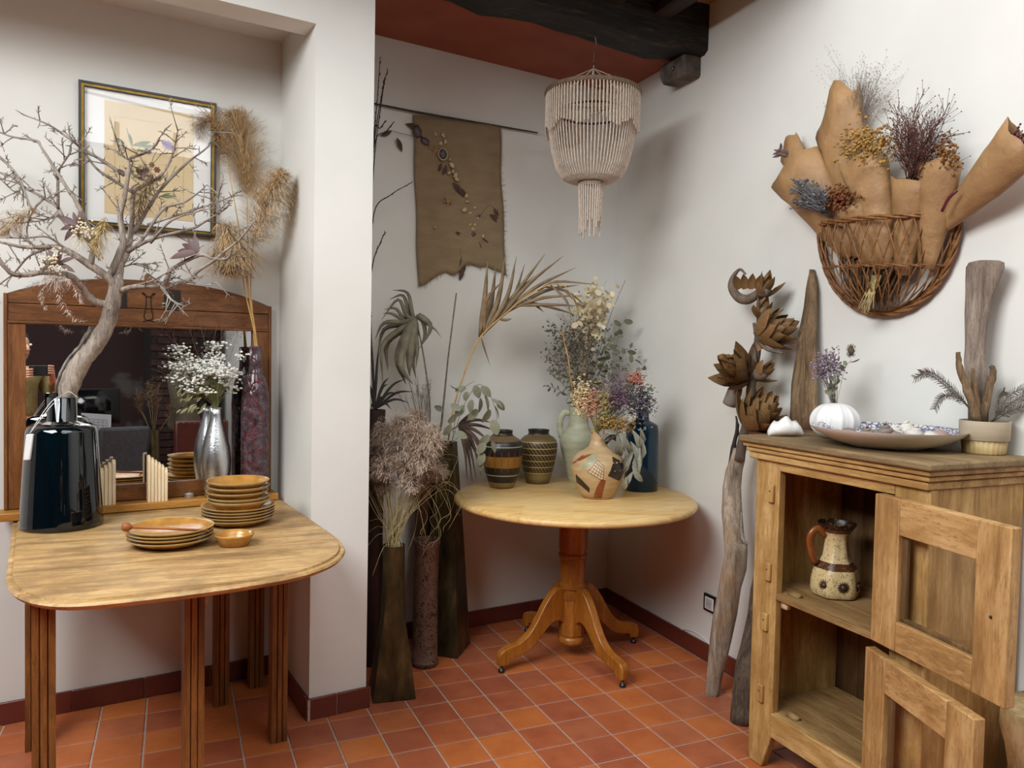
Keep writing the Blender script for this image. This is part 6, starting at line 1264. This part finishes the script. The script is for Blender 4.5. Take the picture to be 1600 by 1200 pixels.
b.obj('stems', plain('grey_lavender_stem', '4E4C4E', '6E6C6E', 50, .85), t); fm.obj('heads', plain('grey_lavender_head', '54545A', '7A7A80', 50, .85), t)['kind'] = 'stuff'
t, p0, p1, ax, u, v, s0 = cone('short kraft wrap low in the basket with a rust brown flower', (1362, 415), (1328, 325), 12, 24, 8, (.06, .12), 0)
b = MB()
for i in range(260): b.blob(onx(1310 + R.gauss(0, 11), 311 + R.gauss(0, 9), XR - .14 - R.uniform(-.02, .03)), R.uniform(.003, .007), (1, 1, 1), .3)
b.obj('rust_florets', plain('rust_brown_floret', '5A3018', '7E4A28', 60, .9), t)['kind'] = 'stuff'
t, p0, p1, ax, u, v, s0 = cone('kraft cone in the middle with golden flax seed heads', (1385, 420), (1352, 262), 14, 42, 18, (.055, .095), 1.0)
b = MB(); fm = MB()
for i in range(420): x, y = 1352 + R.gauss(0, 21), 226 + R.gauss(0, 14); e = onx(x, y, XR - .12 - R.uniform(-.05, .05)); fm.blob(e, R.uniform(.0042, .0062)); (i % 3 == 0) and b.tube([p1 - ax * .05 + rv(.012), e], .0007, 3)
b.obj('stems', m_straws, t); f_ = fm.obj('flax_heads', plain('golden_flax_head', '8A6228', 'B0873E', 60, .6), t); f_['kind'] = 'stuff'
t, p0, p1, ax, u, v, s0 = cone('kraft cone with bushy red brown heather right of the flax', (1412, 430), (1424, 285), 13, 33, 10, (.055, .09), 0)
b = MB(); tips = []
for i in range(46): e = onx(1432 + R.gauss(0, 22), 222 + R.uniform(-36, 50), XR - .1 - R.uniform(-.05, .06)); c = p1 + rv(.014); b.tube([p1 - ax * .06, c], .0014, 4); sprig(b, c, e - c, (e - c).length * .9, .0016, 2, .6, 4, tips, n=4, taper=.7)
for p_, d_ in tips: b.octa(p_, .0026)
b.obj('heather_twigs', plain('red_brown_heather', '4A2A22', '6E453A', 60, .85), t)
t, p0, p1, ax, u, v, s0 = cone('narrow kraft cone with ochre buds just left of the long cone', (1448, 420), (1470, 262), 13, 35, 12, (.055, .09), 2)
b = MB()
for i in range(130): b.blob(onx(1479 + R.gauss(0, 8), 242 + R.gauss(0, 13), XR - .1 - R.uniform(-.02, .04)), R.uniform(.0025, .0055), (1, 1, 1.3), .3)
b.obj('buds', plain('ochre_bud', '6A4420', '8E6230', 60, .8), t)['kind'] = 'stuff'
t, p0, p1, ax, u, v, s0 = cone('long kraft cone reaching right out of the basket with dark red flowers', (1462, 362), (1592, 228), 10, 40, 18, (.045, .13), 1.6)
b = MB()
for i in range(130): b.octa(p1 + ax * R.uniform(-.02, .035) + u * R.gauss(0, .022) + v * R.gauss(0, .012), R.uniform(.003, .006))
b.obj('dark_red_florets', plain('dark_red_floret', '3E1820', '64303A', 60, .85), t)['kind'] = 'stuff'; MB().tube(smooth_path([onx(1472, 330, XR - .13), onx(1482, 310, XR - .14), onx(1495, 298, XR - .14)], 3), .005, 6).obj('ribbon', plain('wine_ribbon', '4E1420', '5E1C28', 10, .5), t)
t = thing('stem_bundle', 'bundle of cut stems poking out through the bottom of the basket', 'stems', onx(1356, 470, XR - .06)); b = MB()
for i in range(16): e = onx(1350 + R.gauss(0, 7), 484 + R.uniform(-4, 6), XR - .11); b.tube([onx(1366 + R.gauss(0, 6), 430, XR - .075), e], .0018, 5)
b.obj('stems', m_straws, t)

# ================================================================== the room behind the camera, seen in the mirror
MNr = Mp(0, 0, 1) - Mp(0, 0, 0); MNr = -MNr                     # into the wall
def refl(x, y, t):
    d = ray(x, y); s = (Mp(0, .4, .008) - CAM).dot(MNr) / d.dot(MNr); h = CAM + d * s; r = d - MNr * (2 * d.dot(MNr)); return h + r * (t - s)
# the photographer holding a phone
fh = V((CF.x, CF.y, 0)).normalized(); rt_ = CR; pcn = CAM + CR * .062 - CU * .042 - CF * .0115
ph = thing('phone', 'black phone held up level in both hands, reflected in the mirror', 'phone', pcn)
MB().obox(pcn - CR * .08 - CU * .039 - CF * .005, CR * .16, CU * .078, CF * .009).obj('case', plain('black_phone_glass', '0B0C10', '101218', 10, .12), ph, bevel=.006)
MB().obox(pcn - CR * .075 + CU * .004 + CF * .0042, CR * .034, CU * .032, CF * .0012).obj('camera_bump', plain('camera_bump_black', '17181C', '1C1D22', 10, .3), ph, bevel=.004)
hd = refl(31, 546, 5.93); hd = V((hd.x, hd.y, 1.535)); bx0 = V((hd.x, hd.y, 0)) - fh * .02
def skinobj(name, verts, edges, mat, parent, sub=2):
    me = bpy.data.meshes.new(name); org = wloc(parent); me.from_pydata([v[0] - org for v in verts], edges, []); me.materials.append(mat); o = bpy.data.objects.new(name, me); COL.objects.link(o); o.parent = parent
    o.modifiers.new('skin', 'SKIN'); sv = me.skin_vertices[0].data if me.skin_vertices else None
    if sv is None:
        bpy.context.view_layer.objects.active = o; bpy.ops.mesh.customdata_skin_add(); sv = me.skin_vertices[0].data
    for i, v in enumerate(verts): sv[i].radius = v[1] if isinstance(v[1], tuple) else (v[1], v[1])
    sv[0].use_root = True; o.modifiers['skin'].use_smooth_shade = True; s = o.modifiers.new('sub', 'SUBSURF'); s.levels = s.render_levels = sub; return o
pe = thing('person', 'person in a khaki top photographing with a phone, reflected in the mirror', 'person', bx0)
def limbs(ins):
    vs = []; es = []
    def chain(start, pts):
        prev = start
        for p_, r in pts: vs.append((p_, r)); es.append((prev, len(vs) - 1)); prev = len(vs) - 1
        return prev
    vs.append((bx0 + UP * .92, (.135 + ins, .095 + ins))); return vs, es, chain
def arm(s):
    w = pcn + CR * s * .115 - CU * .035 - CF * .045; el = bx0 + rt_ * s * .24 + fh * .10 + UP * 1.09; sh = bx0 + rt_ * s * .165 + UP * 1.33; return sh, el, w
vs, es, chain = limbs(0)
ct = chain(0, [(bx0 + UP * 1.08, (.12, .085)), (bx0 + UP * 1.22, (.13, .09)), (bx0 + UP * 1.31, (.11, .075))])
nk = chain(ct, [(bx0 + UP * 1.39, .048), (bx0 + UP * 1.44 + fh * .01, .05), (hd - UP * .05 + fh * .015, (.062, .07)), (hd + UP * .02, (.072, .085)), (hd + UP * .085, (.062, .075))])
for s in (-1, 1):
    sh, el, w = arm(s); wi = chain(ct, [(sh, .052), (sh.lerp(el, .5), .044), (el, .038), (el.lerp(w, .5), .033), (w, .024)]); pa = chain(wi, [(pcn + CR * s * .098 - CU * .018 - CF * .022, (.026, .018))])
    for i in range(4):
        up = (.03 if s > 0 else .006) - .0175 * i
        chain(pa, [(pcn + CR * s * .097 + CU * up - CF * .004, .0095), (pcn + CR * s * .091 + CU * (up + .002) + CF * .014, .0085), (pcn + CR * s * (.07 - .004 * (i % 2)) + CU * (up + .004) + CF * .0155, .008), (pcn + CR * s * (.05 if s > 0 else .058) + CU * (up + .006) + CF * .0135, .007)])
    chain(pa, [(pcn + CR * s * .09 - CU * .03 - CF * .018, .011), (pcn + CR * s * .068 - CU * .02 - CF * .016, .0095), (pcn + CR * s * .05 - CU * .008 - CF * .014, .008)])
for s in (-1, 1): chain(0, [(bx0 + rt_ * s * .085 + UP * .82, .085), (bx0 + rt_ * s * .095 + UP * .48 + fh * .01, .055), (bx0 + rt_ * s * .10 + UP * .10, .038), (bx0 + rt_ * s * .10 + UP * .035 + fh * .02, .036), (bx0 + rt_ * s * .105 + UP * .03 + fh * .15, .03)])
m_skin = plain('warm_skin', 'B98A70', 'C4967C', 30, .5)
skinobj('body', vs, es, m_skin, pe)
vs, es, chain = limbs(.014); ct = chain(0, [(bx0 + UP * 1.08, (.14, .105)), (bx0 + UP * 1.22, (.15, .11)), (bx0 + UP * 1.32, (.12, .09))]); chain(ct, [(bx0 + UP * 1.375, .062)])
for s in (-1, 1): sh, el, w = arm(s); chain(ct, [(sh, .07), (sh.lerp(el, .5), .062), (el, .056), (el.lerp(w, .5), .047), (el.lerp(w, .85), .036)])
skinobj('top', vs, es, plain('khaki_knit', '6E6238', '7E7144', 40, .9, .2), pe)
vs, es, chain = limbs(.02)
for s in (-1, 1): chain(0, [(bx0 + rt_ * s * .085 + UP * .82, .1), (bx0 + rt_ * s * .095 + UP * .48, .075), (bx0 + rt_ * s * .10 + UP * .08, .062)])
skinobj('trousers', vs, es, plain('black_trousers', '121214', '1A1A1D', 40, .9), pe)
MB().lathe([(.0, -.2), (.05, -.19), (.075, -.12), (.086, -.03), (.088, .04), (.078, .09), (.05, .122), (0, .13)], hd - fh * .038, 20).obj('hair', plain('dark_brown_hair', '17100D', '241813', 60, .6), pe)
mb = MB(); ey = hd + fh * .088 + UP * .012
for s in (-1, 1): mb.blob(ey + rt_ * s * .03, .011)
mb.obj('eyes', plain('eye_white', 'D8D4CC', 'D8D4CC', 5, .3), pe); MB().tube([hd + fh * .09 + UP * .01, hd + fh * .112 - UP * .028, hd + fh * .09 - UP * .034], [.007, .013, .006], 8).obj('nose', m_skin, pe); MB().tube([hd + fh * .088 - UP * .058 - rt_ * .022, hd + fh * .096 - UP * .058, hd + fh * .088 - UP * .058 + rt_ * .022], [.003, .007, .003], 6).obj('mouth', plain('lip', '8A4A44', '8A4A44', 5, .5), pe)

# desk, monitor, sheet, chairs, dress form, brass vase
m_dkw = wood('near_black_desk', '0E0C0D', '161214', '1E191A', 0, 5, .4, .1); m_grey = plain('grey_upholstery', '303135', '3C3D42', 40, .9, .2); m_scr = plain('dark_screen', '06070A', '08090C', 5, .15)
dk = V((-.13, -4.12, 0)); t = thing('desk', 'black writing desk reflected in the mirror behind the photographer', 'desk', dk)
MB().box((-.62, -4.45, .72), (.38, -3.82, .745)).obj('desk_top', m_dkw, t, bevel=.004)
for x in (-.6, .32):
    for y in (-4.43, -3.88): MB().box((x, y, 0), (x + .04, y + .04, .72)).obj('leg', m_dkw, t)
mp_ = V((.04, -4.2, .7455)); t = thing('monitor', 'black computer monitor on the desk reflected in the mirror', 'monitor', mp_); MB().box((-.2, -4.215, .86), (.28, -4.185, 1.2)).obj('housing', m_dkw, t, bevel=.006); MB().box((-.185, -4.184, .875), (.265, -4.182, 1.185)).obj('screen', m_scr, t); MB().box((0, -4.215, .755), (.08, -4.2, .88)).obj('stand', m_dkw, t); MB().box((-.08, -4.28, .7455), (.16, -4.12, .757)).obj('base', m_dkw, t, bevel=.004)
a_, c_, e_ = refl(127, 645, 6.98), refl(174, 648, 6.98), refl(126, 680, 6.98)
t = thing('planner_sheet', 'pale printed planner sheet propped on the desk reflected in the mirror', 'paper', e_); b = MB(); b.obox(e_, c_ - a_, a_ - e_, V((0, -.002, 0))); sh_ = b.obj('sheet', plain('planner_paper', '9C9DA2', 'A8A9AE', 5, .8), t, smooth=False); b = MB()
for i in range(6): b.obox(e_ + (c_ - a_) * .12 + (a_ - e_) * (.14 + .12 * i) + V((0, .0008, 0)), (c_ - a_) * .76, (a_ - e_) * .012, V((0, .001, 0)))
for i in range(6): b.obox(e_ + (c_ - a_) * (.12 + .15 * i) + (a_ - e_) * .14 + V((0, .0008, 0)), (c_ - a_) * .008, (a_ - e_) * .61, V((0, .001, 0)))
b.obj('printed_grid', plain('planner_ink', '55565C', '55565C', 5, .8), sh_, smooth=False)
g0 = V((.06, -3.42, 0)); t = thing('desk_chair', 'grey upholstered desk chair reflected in the mirror', 'chair', g0)
MB().obox(g0 + V((-.2, .16, .46)), (.4, .02, 0), (0, .07, 0), (.015, .05, .42)).obj('backrest', m_grey, t, bevel=.03); MB().box((g0.x - .22, g0.y - .26, .42), (g0.x + .22, g0.y + .2, .48)).obj('seat', m_grey, t, bevel=.025)
for sx0 in (-.19, .16):
    for sy0 in (-.23, .16): MB().tube([g0 + V((sx0 + .015, sy0, 0)), g0 + V((sx0 + .015, sy0, .43))], .013, 8).obj('leg', m_dkw, t)
c0 = V((.66, -3.2, 0)); m_lea = plain('oxblood_leather', '3A1412', '4A1C18', 20, .35, .2); t = thing('leather_chair', 'oxblood leather chair with a studded back reflected in the mirror', 'chair', c0)
bk_ = MB().box((c0.x - .23, c0.y + .16, .44), (c0.x + .23, c0.y + .22, .92)).obj('backrest', m_lea, t, bevel=.015); MB().box((c0.x - .24, c0.y - .25, .40), (c0.x + .24, c0.y + .2, .47)).obj('seat', m_lea, t, bevel=.02)
for sx0 in (-.22, .18):
    for sy0 in (-.23, .17): MB().box((c0.x + sx0, c0.y + sy0, 0), (c0.x + sx0 + .04, c0.y + sy0 + .04, .41)).obj('leg', m_dkw, t)
for i in range(10):
    for z in (.46, .90): MB().blob((c0.x - .21 + i * .0465, c0.y + .222, z), .006).obj('stud', m_gold, bk_)
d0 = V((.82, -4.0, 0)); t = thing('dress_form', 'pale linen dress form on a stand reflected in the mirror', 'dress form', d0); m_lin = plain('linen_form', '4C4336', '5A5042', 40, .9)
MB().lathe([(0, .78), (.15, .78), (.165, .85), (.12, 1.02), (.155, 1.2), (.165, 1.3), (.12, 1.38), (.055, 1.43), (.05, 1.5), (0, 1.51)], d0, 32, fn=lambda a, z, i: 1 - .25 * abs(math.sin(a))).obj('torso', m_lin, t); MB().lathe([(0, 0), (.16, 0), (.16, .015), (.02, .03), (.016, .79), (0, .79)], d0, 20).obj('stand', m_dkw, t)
v0 = V((.52, -3.95, 0)); t = tag(MB().lathe([(0, 0), (.1, 0), (.08, .1), (.045, .45), (.05, .8), (.04, .8), (.035, .4), (0, .05)], v0, 24).obj('tall_brass_vase', m_brz, loc=v0, sharp=.9), 'tall brass floor vase with a plume bunch reflected in the mirror', 'vase')
t = thing('brown_plume_bunch', 'brown plume bunch in the tall brass vase reflected in the mirror', 'dried grass', v0 + UP * .8); mb = MB()
for i in range(7): e = v0 + V((R.uniform(-.16, .16), R.uniform(-.16, .16), 1.15 + R.uniform(-.1, .15))); mb.tube([v0 + UP * .72, v0.lerp(e, .85)], .002, 4); plume(mb, [v0.lerp(e, .8), e], .07, 150, .4, .6, .0016, 1)
mb.obj('plumes', m_brownf, t)
t = thing('brick_chimney', 'dark brick chimney breast reflected in the mirror', 'chimney', V((1.05, -4.9, 0)))
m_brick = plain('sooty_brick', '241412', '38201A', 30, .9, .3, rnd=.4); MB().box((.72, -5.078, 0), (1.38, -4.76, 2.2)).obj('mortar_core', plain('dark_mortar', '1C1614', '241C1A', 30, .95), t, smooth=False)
bm_ = MB().box((-.1, -.012, -.034), (.1, .012, .034)).mesh('brick', m_brick, smooth=False)
for r0 in range(27):
    for c in range(3):
        x = .83 + c * .215 + (.05 if r0 % 2 else -.02)
        if x < 1.3: inst('brick', bm_, t, Matrix.Translation((x, -4.756, .05 + r0 * .079)))
